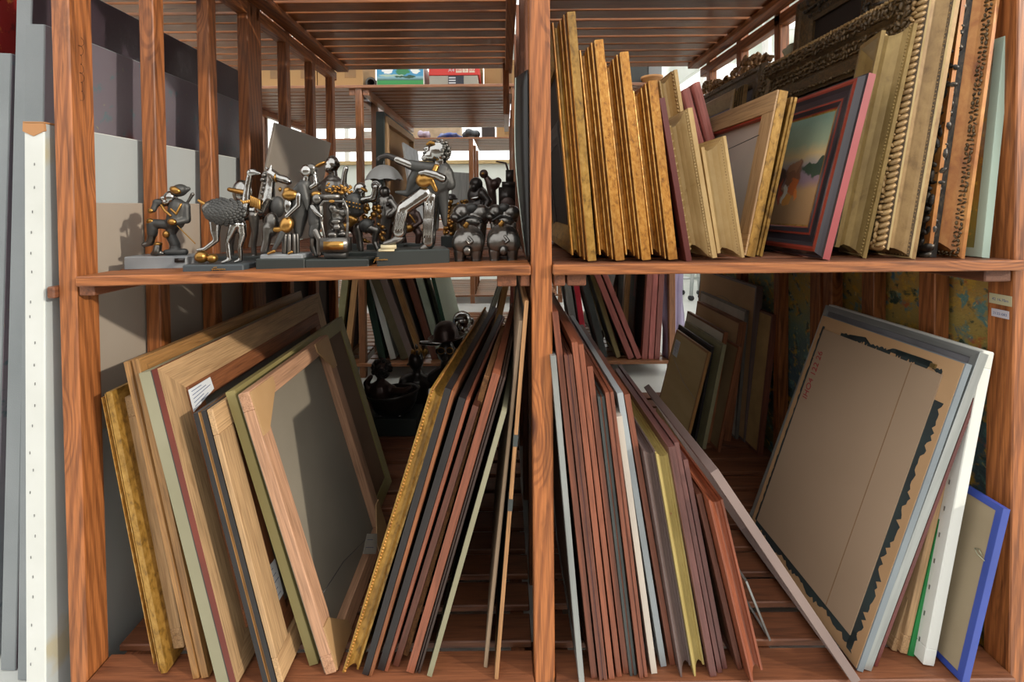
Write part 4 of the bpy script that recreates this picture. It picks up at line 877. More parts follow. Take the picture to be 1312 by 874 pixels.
# boy with luggage cart
g = Fig('cart_boy_figurine', 'boy figurine pushing a grey luggage cart with gold panel', 436, .07)
g.base(396, 476, 331, -14, 24, BASED)
g.box('cart_box', PEW, 414.5, 448.5, 304, 322, -12, 8); g.box('gold_panel', GLD, 419, 444, 308.5, 319, -12.8, -11.9); g.box('cart_foot', MAT, 418, 445, 322, 330, -8, 6)
g.chain('cart_handle', PEW, [(418, 304, -6), (414, 284, -6), (412.5, 264, -6), (417, 258, -6), (443, 258, -6), (447, 268, -6), (447.5, 285, -6), (446.5, 304, -6)], [1.7] * 8, 0)
g.box('tray', PEW, 413, 437, 249.5, 254.5, -8, 10); g.ell('badge', GLD, (428, 258, -8), 4.5, 2.4, 2)
rr = random.Random(8)
for i in range(16): g.ell('luggage', BLKF if i % 3 else PEW, (422 + rr.random() * 20, 266 + rr.random() * 36, rr.uniform(-3, 8)), rr.uniform(5, 8), rr.uniform(4, 7))
for i in range(46): g.ell('gold_nuggets', GLD, (414 + rr.random() * 34, 247 - rr.random() * 12 * math.sin((i % 12) / 12 * 3.14) , rr.uniform(-4, 12)), rr.uniform(1.6, 3), rr.uniform(1.4, 2.6), None, rr.uniform(0, 90), 0, (7, 5))
g.ell('head', PEW, (408, 255, -2), 7.5, 8); g.ell('cap', GLD, (406, 249, -2), 7, 4.5); g.cap('jacket', MAT, (404, 270, 0), (404, 284, 0), 9, 9); g.cap('trousers', MAT, (405, 287, 0), (402, 300, -2), 8, 6); g.chain('legs', PEW, [(405, 295, -3), (411, 306, -5), (411, 325, -5)], [5, 4, 3.4]); g.chain('legs', SLV, [(400, 300, 3), (399, 315, 5), (404, 328, 4)], [4.5, 3.6, 3])
g.chain('arm', SLV, [(403, 265, -6), (410, 273, -9), (415, 277, -9)], [4, 3.4, 2.8]); g.ell('wheel', BLKF, (402, 318, 8), 9, 9, 3)
g.done()

# bald bust
g = Fig('bust_figurine', 'bald silver bust looking left behind the cart figurine', 425, .42)
g.base(408, 442, 306, -10, 12, BASED)
g.ell('head', SLV, (426, 210, 0), 8.5, 11, 9); g.ell('head', SLV, (423, 216, -5), 6, 6, 5); g.ell('head', SLV, (420, 210, -8), 2, 3, 2); g.ell('head', SLV, (434, 211, 0), 2, 4, 2); g.cap('head', SLV, (427, 220, 0), (427, 230, 1), 5.5, 6)
g.chain('shoulders', PEW, [(413, 240, 0), (426, 233, 0), (440, 240, 0)], [7, 10, 7]); g.cap('shoulders', PEW, (426, 240, 0), (426, 300, 0), 14, 11)
g.done()

# waiter with raised arm
g = Fig('waiter_figurine', 'waiter figurine in a graphite vest raising one silver arm', 461, .20)
g.base(438, 500, 322, -10, 20, BASED)
g.ell('head', SLV, (462, 242, -2), 8, 8.5, 8, 30); g.cap('head', SLV, (457, 246, -6), (455, 247, -7), 2.4, 1.6); g.ell('spectacles', GLD, (468, 243, -6), 6, 2.4, 5, 35); g.ell('head', SLV, (462, 249, 0), 5, 5)
g.cap('vest', MAT, (454, 256, 0), (455, 268, 0), 12, 11.5); g.ell('vest', MAT, (455, 272, 0), 12, 5, 9)
g.chain('arms', SLV, [(446, 253, -2), (441, 238, -4), (443, 224, -5), (445, 216, -5)], [5.4, 4.4, 3.4, 3.4]); g.chain('arms', SLV, [(466, 257, -3), (480, 254, -5), (483, 243, -6)], [5, 4.4, 4]); g.ell('arms', SLV, (483, 240, -6), 4.5, 4)
for i in range(2):
    for j in range(5): g.box('vest_lettering', GLD, 446.5 + j * 3.8 + (1.5 if j > 1 else 0), 448.6 + j * 3.8 + (1.5 if j > 1 else 0), 257.5 + i * 5 + j * .9, 259.6 + i * 5 + j * .9, -13.2 + abs(j - 2) * .6, -11)
g.ell('sash', GLD, (452, 281, -3), 9, 6, 7, 20); g.cap('sash', GLD, (446, 292, -5), (458, 282, -7), 3, 3); g.ell('shorts', MAT, (470, 289, -2), 10, 9, 8)
g.chain('legs', PEW, [(474, 293, -3), (484, 295, -5), (481, 309, -4), (486, 320, -6)], [6, 5, 4, 3.2]); g.chain('legs', PEW, [(458, 292, 2), (460, 308, 2), (462, 321, 1)], [6, 4.6, 4])
rr = random.Random(21)
for i in range(26): g.ell('trinkets', GLD if i % 3 == 0 else PEW, (462 + rr.random() * 26, 262 + rr.random() * 50, rr.uniform(2, 14)), rr.uniform(2.5, 5), rr.uniform(2, 4), None, rr.uniform(0, 90), 0, (8, 6))
g.done()

# umbrella figurine
g = Fig('umbrella_figurine', 'graphite umbrella figurine with a coiled shell in front', 495, .36)
g.base(472, 520, 312, -10, 16, BASED)
mb = g.mb('umbrella', paint('pale grey umbrella', '#8c8c8a', .5, .15, '#7c7c7a', 8), 0); c = g.w((492, 231, 0)); n = 40; prof = [(0, 20), (6, 19.2), (12, 16.5), (18, 11.5), (22.5, 5), (25, -.5)]; vs = []
for (r, z) in prof:
    for i in range(n):
        a = 2 * math.pi * i / n; s_ = 1 - .11 * abs(math.sin(a * 4)) * (r / 25); zz = z - (0 if r < 20 else -1.8 * abs(math.sin(a * 4)))
        vs.append(c + V((r * s_ * math.cos(a), r * s_ * math.sin(a) * .9, zz)) * g.q)
mb.add(vs, [(j * n + i, j * n + (i + 1) % n, (j + 1) * n + (i + 1) % n, (j + 1) * n + i) for j in range(len(prof) - 1) for i in range(n)])
g.cap('umbrella_tip', PEW, (492, 211, 0), (492, 207, 0), 1.3, .8, 0); g.cap('umbrella_tip', PEW, (492, 212, 0), (494, 270, 0), 1.2, 1.2, 0)
mb = g.mb('shell', SLV, 0); mb.tube([g.w((487 + (6 - i * .14) * math.cos(i * .45), 238 + (6 - i * .14) * math.sin(i * .45), -20 - i * .05)) for i in range(38)], [g.q * (1.5 - i * .03) for i in range(38)], 6); mb.ell(g.w((487, 238, -18)), (6 * g.q, 2 * g.q, 6 * g.q))
g.chain('figure', PEW, [(494, 258, 2), (496, 276, 2), (492, 308, 2)], [11, 12, 8]); g.ell('figure', PEW, (494, 246, -4), 7, 7); g.chain('figure', PEW, [(502, 258, -6), (510, 268, -8), (502, 276, -10)], [5, 4, 4])
rr = random.Random(31)
for i in range(24): g.ell('gold_bits', GLD if i % 2 else BLKF, (478 + rr.random() * 34, 250 + rr.random() * 56, rr.uniform(-12, 4)), rr.uniform(2, 4.5), rr.uniform(1.6, 3.4), None, rr.uniform(0, 90), 0, (8, 6))
g.done()

# two dark musicians crowded behind
for (lab, x, Y, m, acc) in (('dark drummer figurine with gold drum behind the orator legs', 527, .40, BROF, 'drum'), ('dark kneeling figurine with gold jug between waiter and cart', 447, .40, BROF, 'jug')):
    g = Fig('musician_figurine', lab, x, Y); g.base(x - 15, x + 15, 312, -8, 12, BASED)
    g.ell('figure', m, (x, 262, 0), 6.5, 7.5, 7); g.cap('figure', m, (x - 4, 263, -5), (x - 6, 264, -6), 2, 1.4); g.cap('figure', m, (x, 274, 0), (x + 1, 288, 0), 9, 8); g.chain('figure', m, [(x - 8, 274, -2), (x - 13, 283, -6), (x - 6, 289, -10)], [4, 3.4, 3]); g.chain('figure', m, [(x + 8, 274, -2), (x + 13, 284, -5), (x + 5, 290, -10)], [4, 3.4, 3]); g.chain('figure', m, [(x - 4, 292, 0), (x - 11, 297, -6), (x - 8, 310, -4)], [6, 4.6, 3.6]); g.chain('figure', m, [(x + 5, 292, 0), (x + 11, 299, -6), (x + 9, 310, -4)], [6, 4.6, 3.6])
    g.ell('cap', GLD, (x, 256, 0), 6.5, 3, 6.5); g.ell('gold_' + acc, GLD, (x - 1, 292, -12), 7, 5.5 if acc == 'drum' else 7.5, 5); g.chain('sash', GLD, [(x - 6, 270, -8), (x + 2, 278, -9), (x + 7, 286, -8)], [1.4, 1.6, 1.4], 0)
    g.done()

# orator / conductor: the tallest figurine
g = Fig('orator_figurine', 'tall silver orator in an open graphite coat and gold waistcoat, arm stretched out', 528, .09)
top = g.base(482, 572, 319, -16, 34, BASED, 14); g.script(487, 330, -29.0, 17, 14)
g.ell('head', SLV, (561, 193, 0), 14, 14.5, 13); g.ell('head', SLV, (551, 200, -2), 9, 7, 8, 15); g.ell('head', SLV, (545, 203, -2), 5, 4, 5); g.cap('head', SLV, (549, 190, -3), (545, 191, -4), 3, 2.4); g.cap('head', SLV, (564, 204, 2), (563, 214, 3), 8, 9); g.ell('head', SLV, (568, 196, -10), 3, 4.6, 3)
g.ell('mouth', BLKF, (546, 197, -5), 4, 2, 4, 15, 0); g.chain('spectacles', GLD, [(549, 186, -10), (553, 184, -12), (557, 185, -12)], [1.8, 2.2, 1.8], 0)
rr = random.Random(6)
for i in range(40):
    a, b = rr.uniform(-.4, 2.6), rr.uniform(-1.2, 1.2); g.ell('hair', PEW, (563 + 13.5 * math.sin(a) * math.cos(b), 193 - 13.5 * math.cos(a) * math.cos(b), 12 * math.sin(b)), 3, 2.4, 2.6, 0, 0, (8, 6))
g.chain('coat', MAT, [(566, 218, 4), (560, 232, 4), (550, 244, 4)], [12, 18, 14]); g.cap('coat', MAT, (572, 222, 4), (576, 236, 4), 9, 8); g.chain('coat', MAT, [(556, 216, 2), (538, 214, 0), (525, 211, -2)], [9, 7.5, 6.5]); g.chain('coat', MAT, [(536, 216, 4), (528, 232, 6), (521, 248, 6)], [8, 8, 3]); g.chain('coat', MAT, [(540, 236, 8), (522, 248, 8), (506, 246, 6)], [8, 5, 2])
g.chain('coat', MAT, [(564, 240, 6), (567, 262, 8), (569, 288, 8)], [11, 7, 3]); g.chain('coat', MAT, [(552, 248, 10), (553, 272, 12), (556, 292, 12)], [13, 9, 5])
g.ell('waistcoat', GLD, (545, 231, -10), 11, 10, 8, -25); g.chain('waistcoat', GLD, [(560, 214, -6), (554, 230, -12), (560, 244, -10)], [4, 4, 3])
g.chain('sleeves', SLV, [(527, 212, -3), (517, 208, -5), (510, 205, -6)], [5.5, 5.2, 5]); g.chain('sleeves', SLV, [(568, 229, -10), (560, 225, -14), (548, 222, -16)], [6, 5.2, 4.6])
g.chain('glove', BLKF, [(508, 204, -6), (498, 200, -7), (488, 202, -8)], [4.2, 4, 2.4])
for (x, y, d) in ((484, 205, -8), (485, 203, -5), (487, 207, -10)): g.cap('glove', BLKF, (490, 202, -8), (x, y, d), 1.7, 1.2)
g.cap('hand', SLV, (547, 222, -17), (541, 223, -18), 3.6, 2.6)
g.chain('trousers', SLV, [(545, 248, -2), (532, 258, -8), (520, 267, -13), (516, 282, -12), (514, 297, -11)], [11, 9.5, 9, 8.5, 9.5]); g.ell('trousers', SLV, (547, 246, 0), 12, 10, 11); g.chain('trousers', SLV, [(552, 252, 2), (551, 280, 1), (549, 311, 0)], [11, 9, 9])
rr = random.Random(12)
for i in range(7): g.chain('trouser_folds', SLV, [(546 + i * 1.6, 258 + 3 * (i % 3), -8), (545 + i * 1.5, 280, -8.4), (544 + i * 1.5, 304 - 3 * (i % 2), -8)], [.9, 1.3, .9], 0); g.chain('trouser_folds', SLV, [(514 + i * 1.6, 272 + 2 * (i % 3), -20.5), (510 + i * 1.6, 294 - 2 * (i % 2), -19.5)], [1, 1.2], 0)
g.cap('shoe', PEW, (515, 304, -11), (510, 307, -14), 6, 6); g.cap('shoe', PEW, (508, 308, -15), (498, 311, -18), 4.5, 3.6); g.cap('shoe#2', PEW, (548, 314, -1), (542, 318, -6), 6, 4.2)
g.box('book', paint('book pages', '#c4b894', .7), 492, 511, 312.5, 317, -24, -8, 14); g.box('book#2', paint('book pages', '#c4b894', .7), 490, 509, 317.6, 320, -25, -8, 10)
g.done()

# pigs seen from behind
def pig(label, x, y, s=1.0):
    g = Fig('pig_figurine', label, x, .13, group='pewter pigs with their backs turned')
    g.ell('body', PEW, (x, y, 10), 21 * s, 20.5 * s, 28 * s); g.ell('body', PEW, (x - 9 * s, y + 2, -10), 11.5 * s, 13 * s, 9 * s); g.ell('body', PEW, (x + 10 * s, y + 2, -10), 11.5 * s, 13 * s, 9 * s)
    for dx in (-10.5, 10.5):
        for d in (-8, 26): g.chain('legs', PEW, [(x + dx * s, y + 12 * s, d), (x + dx * s, y + 22.5 * s, d)], [8 * s, 6.2 * s]); g.cap('legs', PEW, (x + dx * s, y + 23.6 * s, d), (x + dx * s, y + 24.2 * s, d), 6.6 * s)
    g.cap('ears', PEW, (x - 12 * s, y - 14 * s, 36), (x - 15 * s, y - 20 * s, 38), 5 * s, 2); g.cap('ears', PEW, (x + 12 * s, y - 14 * s, 36), (x + 15 * s, y - 20 * s, 38), 5 * s, 2)
    g.chain('tail', PEW, [(x + 2, y - 6 * s, -17), (x + 6, y - 1 * s, -19), (x + 2, y + 2, -20), (x - 1, y - 2, -21)], [2, 2, 1.7, 1.2], 0); g.ell('rump_tuft', PEW, (x, y + 11 * s, -19), 5, 6, 3.5)
    g.chain('gold_knob', GLD, [(x - 3, y - 19 * s, -2), (x - 2, y - 23 * s, -4)], [3.6, 2.6]); g.cap('gold_knob', GLD, (x - 5, y - 20 * s, -4), (x, y - 22 * s, -4), 2.2, 2)
    g.done()
pig('left pewter pig with gold knob, seen from behind at the shelf edge', 600, 309, 1.0)
pig('right pewter pig with gold knob, next to the dark curved sheet', 645, 308, 1.04)
def hippo(label, x, y, s):
    g = Fig('hippo_figurine', label, x, .42, group='round pewter animals behind the pigs')
    g.ell('body', PEW, (x, y + 5, 10), 23 * s, 17 * s, 20); g.ell('body', PEW, (x - 11 * s, y - 2, -2), 13 * s, 12 * s, 10, 20); g.ell('body', PEW, (x + 12 * s, y - 1, -2), 13 * s, 12 * s, 10, -20); g.ell('body', PEW, (x - 19 * s, y + 4, -8), 8 * s, 6 * s, 8, 30); g.ell('body', PEW, (x + 4 * s, y + 9, -12), 13 * s, 7 * s, 7, 12)
    g.ell('back_hollow', MAT, (x + 1, y - 8, -5), 9 * s, 7 * s, 6); g.chain('crease', MAT, [(x - 16 * s, y + 8, -14), (x - 4 * s, y + 2, -17), (x + 12 * s, y + 6, -15)], [1.2, 1.6, 1], 0)
    for dx in (-12, 12): g.cap('legs', PEW, (x + dx * s, y + 14, 4), (x + dx * s, 308, 4), 8 * s, 6 * s)
    g.done()
hippo('round pewter animal lying behind the left pig', 604, 275, 1.0)
hippo('round pewter animal lying behind the right pig', 645, 274, .85)

# nugget heap with black hat
g = Fig('nugget_heap_figurine', 'heap of gold nuggets with a black hat beside the orator', 586, .62)
g.base(566, 606, 302, -10, 16, BASED); rr = random.Random(9)
g.ell('core', DGOLD, (586, 282, 4), 15, 22, 12)
for i in range(110):
    a = rr.uniform(0, 6.28); h = rr.random(); r = 17 * (1 - .35 * h); g.ell('nuggets', GLD, (586 + r * math.cos(a), 300 - h * 44, 4 + r * .8 * math.sin(a)), rr.uniform(2, 3.6), rr.uniform(1.8, 3), None, rr.uniform(0, 90), 0, (7, 5))
g.ell('hat', BLKF, (577, 252, 0), 8, 4, 8); g.ell('hat', BLKF, (577, 255, 0), 11, 1.5, 10)
g.done()
g = Fig('ape_figurine', 'black crouching ape figurine behind the pewter animals', 613, .80, group='dark figurines at the back of the upper left shelf')
g.ell('body', BLKF, (612, 252, 2), 14, 16, 11, -20); g.ell('body', BLKF, (610, 236, -2), 9, 9, 8.5); g.ell('body', BLKF, (608, 240, -8), 5, 5, 5); g.chain('body', BLKF, [(618, 248, -6), (626, 258, -8), (620, 270, -10)], [6, 5, 4]); g.chain('body', BLKF, [(612, 262, 2), (612, 290, 2)], [13, 10]); g.ell('muzzle', SLV, (610, 254, -12), 7, 2.6, 3, -10)
g.done()
g = Fig('flower_figurine', 'dark bronze stem figurine with a round flower head', 628, 1.1, group='dark figurines at the back of the upper left shelf')
g.chain('stem', BROF, [(632, 283, 0), (632, 262, 0), (630, 245, 0), (626, 232, 0), (621, 224, 0)], [6, 5, 6, 5, 3]); g.ell('flower', BROF, (620, 223, -3), 6, 6, 3); g.ell('flower_heart', GLD, (619, 223, -6), 2.6, 2.6, 1.4); g.ell('stem', BROF, (634, 236, -2), 7, 7, 6); g.ell('stem', BROF, (638, 232, 0), 5, 5, 4)
g.done()
g = Fig('machine_figurine', 'black model machine with a crank near the curved sheet', 650, 1.0, group='dark figurines at the back of the upper left shelf')
g.box('body', BLKF, 639, 660, 240, 264, -8, 10); g.box('body', BLKF, 643, 660, 233, 240, -6, 8); g.box('body', BLKF, 648, 658, 218, 234, -4, 6); g.ell('wheel', BROF, (650, 262, -10), 10, 10, 2); g.chain('crank', BROF, [(636, 207, 0), (648, 209, 0), (652, 222, 0)], [1, 1.2, 1.6], 0); g.cap('body_foot', BLKF, (650, 262, 0), (650, 284, 0), 9, 10)
g.done()

# ---- black figurines on the lower deck
GK = 'black bronze figurines on the lower deck'
g = Fig('bathtub_figurine', 'black woman with curled hair bun sitting in a bowl tub on a dark base', 500, 1.42, DZ, GK)
g.base(467, 538, 528, -22, 26, BASED)
mb = g.mb('tub', BLKF, 0); c = g.w((503, 503, 0)); mb.lathe(c, [(r * g.q, z * g.q) for r, z in ((12, -30), (14, -27), (22, -24), (29, -14), (33, -2), (36, 2), (34, 2.6), (31, -3), (26, -14), (0, -18))], 24, M.Diagonal((1.0, .75, 1)) @ M.Rotation(math.radians(-6), 3, 'Y'))
g.ell('woman', BROF, (489, 474, 0), 10, 12, 10); g.cap('woman', BROF, (488, 484, 0), (487, 494, 0), 5, 6); g.chain('woman', BROF, [(474, 500, 0), (488, 497, 0), (502, 500, 0)], [8, 10, 7]); g.cap('woman', BROF, (488, 500, 0), (490, 512, 0), 14, 14); g.chain('woman', BROF, [(504, 500, -3), (520, 498, -8), (527, 494, -8)], [5, 4, 3.4]); g.chain('woman', BROF, [(474, 500, -3), (470, 490, -3), (476, 482, -3)], [5, 4, 3])
rr = random.Random(14)
for i in range(60):
    a = rr.uniform(0, 6.28); h = rr.uniform(-.5, 1); r = math.sqrt(max(0, 1 - h * h)); g.ell('hair_curls', BLKF, (489 + 11.5 * r * math.cos(a), 472 - 11.5 * h, 11 * r * math.sin(a)), 2.6, 2.6, 2.6, 0, 0, (7, 5))
mb = g.mb('hair_bun', BLKF, 0); mb.tube([g.w((494 + (7 - i * .2) * math.cos(i * .5), 474 + (7 - i * .2) * math.sin(i * .5), -12)) for i in range(32)], g.q * 1.4, 6)
g.chain('feet', BLKF, [(492, 528, -10), (480, 533, -14)], [4, 3]); g.chain('feet', BLKF, [(515, 528, -10), (508, 538, -16)], [4, 3]); g.done()
g = Fig('violinist_figurine', 'black man with gold crown and violin bow beside the tub figurine', 537, 1.62, DZ, GK)
g.base(516, 560, 540, -14, 18, BASED)
g.ell('figure', BLKF, (533, 462, 0), 10, 13, 11); g.cap('figure', BLKF, (528, 464, -5), (524, 465, -7), 3, 2); g.cap('figure', BLKF, (535, 474, 0), (535, 482, 0), 6, 7); g.chain('figure', BLKF, [(519, 488, 0), (535, 485, 0), (550, 490, 0)], [8, 10, 8]); g.cap('figure', BLKF, (535, 492, 0), (535, 536, 0), 15, 12); g.chain('figure', BLKF, [(518, 488, -4), (512, 500, -10), (524, 510, -14)], [6, 5, 4])
for i in range(9): g.ell('crown', GLD, (537 + 9 * math.cos(i * .7), 451 + 1.5 * math.sin(i * .7), 9 * math.sin(i * .7)), 1.8, 3.4, 1.8, 0, 0, (7, 5))
g.ell('crown_top', SLV, (534, 444, 0), 2.5, 4); g.cap('bow', GLD, (529, 427, -8), (545, 454, -8), .8, .6, 0); g.done()
g = Fig('bowler_man_figurine', 'black bust of a man in a brown bowler hat and round glasses', 571, 1.55, DZ, GK)
g.base(550, 594, 548, -14, 18, BASED)
g.ell('bust', BLKF, (572, 450, 0), 11, 15, 12); g.cap('bust', BLKF, (572, 452, -11), (572, 456, -13), 2.4, 2.8); g.ell('bust', BLKF, (572, 462, -9), 5, 2, 4); g.cap('bust', BLKF, (572, 462, 0), (572, 474, 0), 7, 9); g.chain('bust', BLKF, [(556, 484, 0), (572, 476, 0), (588, 484, 0)], [9, 11, 9]); g.cap('bust', BLKF, (572, 488, 0), (572, 544, 0), 18, 14); g.ell('bust', BLKF, (560, 450, 0), 2.4, 4, 3); g.ell('bust', BLKF, (584, 450, 0), 2.4, 4, 3)
for dx in (-5.4, 5.4): mb = g.mb('glasses', GLD, 0); mb.tube([g.w((572 + dx + 4.6 * math.cos(i * .5236), 446 + 4 * math.sin(i * .5236), -12)) for i in range(13)], g.q * .5, 5)
mb = g.mb('bowler_hat', BROF, 0); mb.lathe(g.w((572, 434, 0)), [(r * g.q, z * g.q) for r, z in ((0, 23), (7, 22), (12.5, 18), (15.5, 11), (16.4, 3), (17, 1), (20, .4), (23, 2.2), (23.6, 3.4), (22, 3), (17, -.6), (0, -1))], 28, M.Rotation(math.radians(-5), 3, 'Y'))
g.done()
g = Fig('shouting_man_figurine', 'polished silver shouting man with an outstretched arm on the lower deck', 592, 1.85, DZ, GK)
g.base(574, 612, 520, -12, 14, BASED)
g.ell('bust', SLV, (592, 411, 0), 12.5, 13, 12); g.ell('bust', SLV, (590, 420, -6), 8, 8, 7); g.cap('bust', SLV, (588, 411, -11), (587, 414, -13), 2.2, 2.6); g.ell('bust', SLV, (605, 412, 0), 2.6, 5, 3); g.cap('bust', SLV, (593, 424, 0), (594, 432, 0), 7, 9); g.chain('bust', SLV, [(580, 440, 0), (594, 434, 0), (608, 440, 0)], [8, 10, 8]); g.cap('bust', SLV, (594, 446, 0), (594, 516, 0), 14, 11); g.chain('bust', SLV, [(578, 438, -4), (560, 438, -6), (541, 438, -6)], [5, 4, 3.4]); g.ell('mouth', BLKF, (589, 421, -12), 2.6, 3.2, 2, 0, 0); g.ell('brow', PEW, (590, 406, -11), 6, 1.4, 2, 0, 0)
g.done()

# ---------------------------------------------------------------- things in the second rack, across the aisle
GG = 'frames standing in the second rack'
def far(label, b, t, w, L, mat, face=1, back=DARKB, name='framed_picture', Y=Y2 + .06, rw=.05, prof='flat'):
    return frame(name, label, b, t, w, min(L, .36), [mat], face, prof, rw, Y=Y, group=GG, back=back)
far('olive frame left of the second rack post', (430, 466), (447, 322), 9, .8, paint('olive frame', '#6f6a44', .5))
far('orange-tan frame left of the second rack post', (444, 466), (459, 322), 8, .8, HONEY)
far('dark green frame right of the second rack post', (490, 466), (460, 322), 9, .8, paint('dark green', '#1e3a2c', .5), -1)
slab('white_board', 'white board between dark green and olive-brown frames in the second rack', (504, 466), (466, 322), 8, .36, WHITEC, 1, Y=Y2 + .07, group=GG)
far('olive-brown frame with broad edge in the second rack', (519, 466), (466, 322), 11, .9, paint('olive brown', '#6a5f44', .5), -1)
far('taupe frame leaning beside the olive-brown one', (528, 466), (477, 322), 9, .9, GREYB, 1, paint('grey panel', '#8d8884', .7))
far('tan frame leaning above the violin bow', (540, 466), (494, 322), 8, .8, HONEY)
far('dark brown frame leaning behind the bowler hat', (557, 466), (513, 322), 9, .8, UMBER)
far('silver green frame next to the mint panel', (566, 466), (526, 322), 8, .8, paint('silver green', '#a3ad9c', .4, .2))
slab('mint_canvas', 'mint canvas with dark green edge leaning in the second rack', (580, 466), (543, 310), 5, .9, paint('deep green edge', '#264a38', .5), 1, Y=Y2 + .1, group=GG, cat='canvas', facemat=paint('mint face', '#b9c6ae', .6, 0, '#adbba2', 2), fname='mint_face')
far('grey frame leaning right near the block under the shelf', (610, 466), (664, 300), 5, .9, paint('grey green bar', '#8a8a7e', .5), 1)
far('blond frame near the centre of the second rack', (628, 466), (656, 330), 8, .9, HONEY, 1)
far('dusty red frame next to the blond one near the centre', (654, 466), (661, 310), 6, .9, PINKR, 1)
far('dusty red double frame near the centre of the second rack', (662, 466), (668, 310), 6, .9, PINKR, 1)
far('pale grey metal frame right of the centre post in the second rack', (742, 470), (722, 330), 8, .7, SILV, 1)
far('grey metal frame with worn bars right of the centre post', (752, 470), (734, 345), 6, .7, SILV, 1)
slab('red_sheet', 'crimson sheet hanging over grey frames in the second rack', (752, 466), (735, 340), 7, .1, paint('crimson', '#c4283c', .5), 1, Y=Y2 + .05, group=GG)
far('dark frame with grey glass right of the crimson sheet', (775, 470), (745, 345), 8, .7, CHAR, 1)
far('tan frame edge left of the pink diagonal frames', (793, 466), (752, 330), 6, .9, paint('tan edge', '#8c7c50', .6), 1)
far('left of two dusty pink frames crossing diagonally', (809, 470), (754, 325), 8, .8, PINKR, 1, Y=Y2 + .02)
far('right of two dusty pink frames crossing diagonally', (819, 470), (764, 325), 7, .8, PINKR, 1, Y=Y2 + .02)
slab('brown_sheet', 'dark burr wood panel between diagonal and upright pink frames', (812, 466), (822, 318), 5, .9, wood('dark burr', '#5a3220', '#33190f', .4), -1, Y=Y2 + .30, group=GG)
slab('brown_sheet', 'dim brown panel left of the tan upright in the second rack', (770, 466), (800, 318), 5, .9, wood('dim brown panel', '#4a3626', '#2f2118', .5), -1, Y=Y2 + .5, group=GG)
far('tan upright frame edge before the dark panels', (799, 466), (807, 318), 7, .6, HONEY, 1, Y=Y2 + .2)
far('first upright dusty pink frame left of the lavender bundle', (826, 470), (835, 318), 7, .8, PINKR, 1, Y=Y2 + .02)
far('second upright pink frame with strong wood grain', (834, 470), (842, 318), 7, .8, wood('grained pink', '#c07068', '#9a4e48', .5), 1, Y=Y2 + .02)
far('third upright plum pink frame touching the lavender bundle', (842, 470), (850, 318), 7, .8, wood('plum pink', '#965850', '#7d463f', .5), 1, Y=Y2 + .02)
# lavender wrapped bundle
mb = MB(); n = 10; rr = random.Random(2); A, B_ = P(850, 462, Y2 + .1), P(872, 462, Y2 + .1); top = P(855, 315, Y2 + .1).z
for k in range(9):
    z = DZ + .002 + (top - DZ) * k / 8
    for i in range(n + 1):
        x = A.x + (B_.x - A.x) * i / n + .03 * (k / 8) - .01; mb.v.append(V((x, Y2 + .1 + .02 * math.sin(i * 2.1 + k * .2) + .01 * rr.random(), z)))
mb.f = [(k * (n + 1) + i, k * (n + 1) + i + 1, (k + 1) * (n + 1) + i + 1, (k + 1) * (n + 1) + i) for k in range(8) for i in range(n)]; mb.mi = [0] * len(mb.f)
o = mb.build('wrapped_bundle', paint('lavender wrap', '#b3a8c4', .6, 0, '#a193b4', 3), None); s = o.modifiers.new('thick', 'SOLIDIFY'); s.thickness = .06; s.offset = -1
tag(o, 'lavender wrapped bundle standing at the right end of the second rack', 'bundle', None)
# canvas back leaning in the upper left of the second rack
f = frame('framed_picture', 'tan canvas back in a dark frame in the second rack above the figurines', P(487, 285, Y2 + .25) - V((0, 0, .0)), P(487, 140, Y2 + .25), .07, 1.3, [paint('bottle dark frame', '#1d2624', .5)], -1, 'flat', .04, deck=SZ - .02, group=GG, back=None, cat='picture')
L, Hh, th = f['dims']; stretcher(f, .03, .03, L - .03, Hh - .03, -.02, th * .4, .06, PINE, paint('tan canvas', '#a8835a', .85, 0, '#9c784f', 3))
slab('pale_sheet', 'pale panel leaning behind the orator in the second rack', P(530, 280, Y2 + .5), P(516, 182, Y2 + .5), .02, .7, paint('pale panel', '#b9c0c4', .6), 1, deck=SZ - .02, group=GG)
slab('grey_slats_board', 'bundle of grey slats standing on the far rack', P(590, 283, Y3 + .1), P(594, 214, Y3 + .1), .30, .05, paint('grey slats', '#8e8f8e', .5, 0, '#6c6e6e', 40, stretch=(.1, 0.1, 3)), -1, deck=SZ - .02, group=GG)

# ---------------------------------------------------------------- boxes and parcels on the tops of the racks
GH = 'boxes on top of the racks'
CARDB = paint('carton', '#ad8a5e', .8, 0, '#a37f54', 2, bump=.05); TAPEC = paint('parcel tape', '#8f6a3c', .4)
def carton(label, px0, px1, py0, Y, d, z, mat=CARDB, tape=True, name='cardboard_box', h=None):
    a, b = P(px0, py0, Y), P(px1, py0, Y); hh = h or (a.z - z)
    r = empty(name, M.Translation(((a.x + b.x) / 2, Y, z)), label, 'box', GH)
    obj('carton_body', boxmesh(b.x - a.x, d, hh - .001, mat, .004), r, M.Translation((0, d / 2, hh / 2 + .0006)))
    if tape: obj('tape', boxmesh(.09, .002, hh * .6, TAPEC, 0), r, M.Translation((.03, -.001, hh * .55))); obj('lid_seam', boxmesh(b.x - a.x - .01, .001, .003, TAPEC, 0), r, M.Translation((0, -.0006, hh * .86)))
    return r, b.x - a.x, hh
T2 = TZ + .022
carton('cardboard box seen between the two back left posts, leftmost', 330, 366, 58, Y2 + .12, .4, T2)
carton('cardboard box with a strip of tape seen between left posts', 369, 405, 58, Y2 + .12, .4, T2)
carton('small carton with a dark gap beside it behind the left rail', 406, 420, 58, Y2 + .12, .4, T2, tape=False)
carton('cardboard box just left of the rolled tube', 423, 464, 58, Y2 + .1, .4, T2)
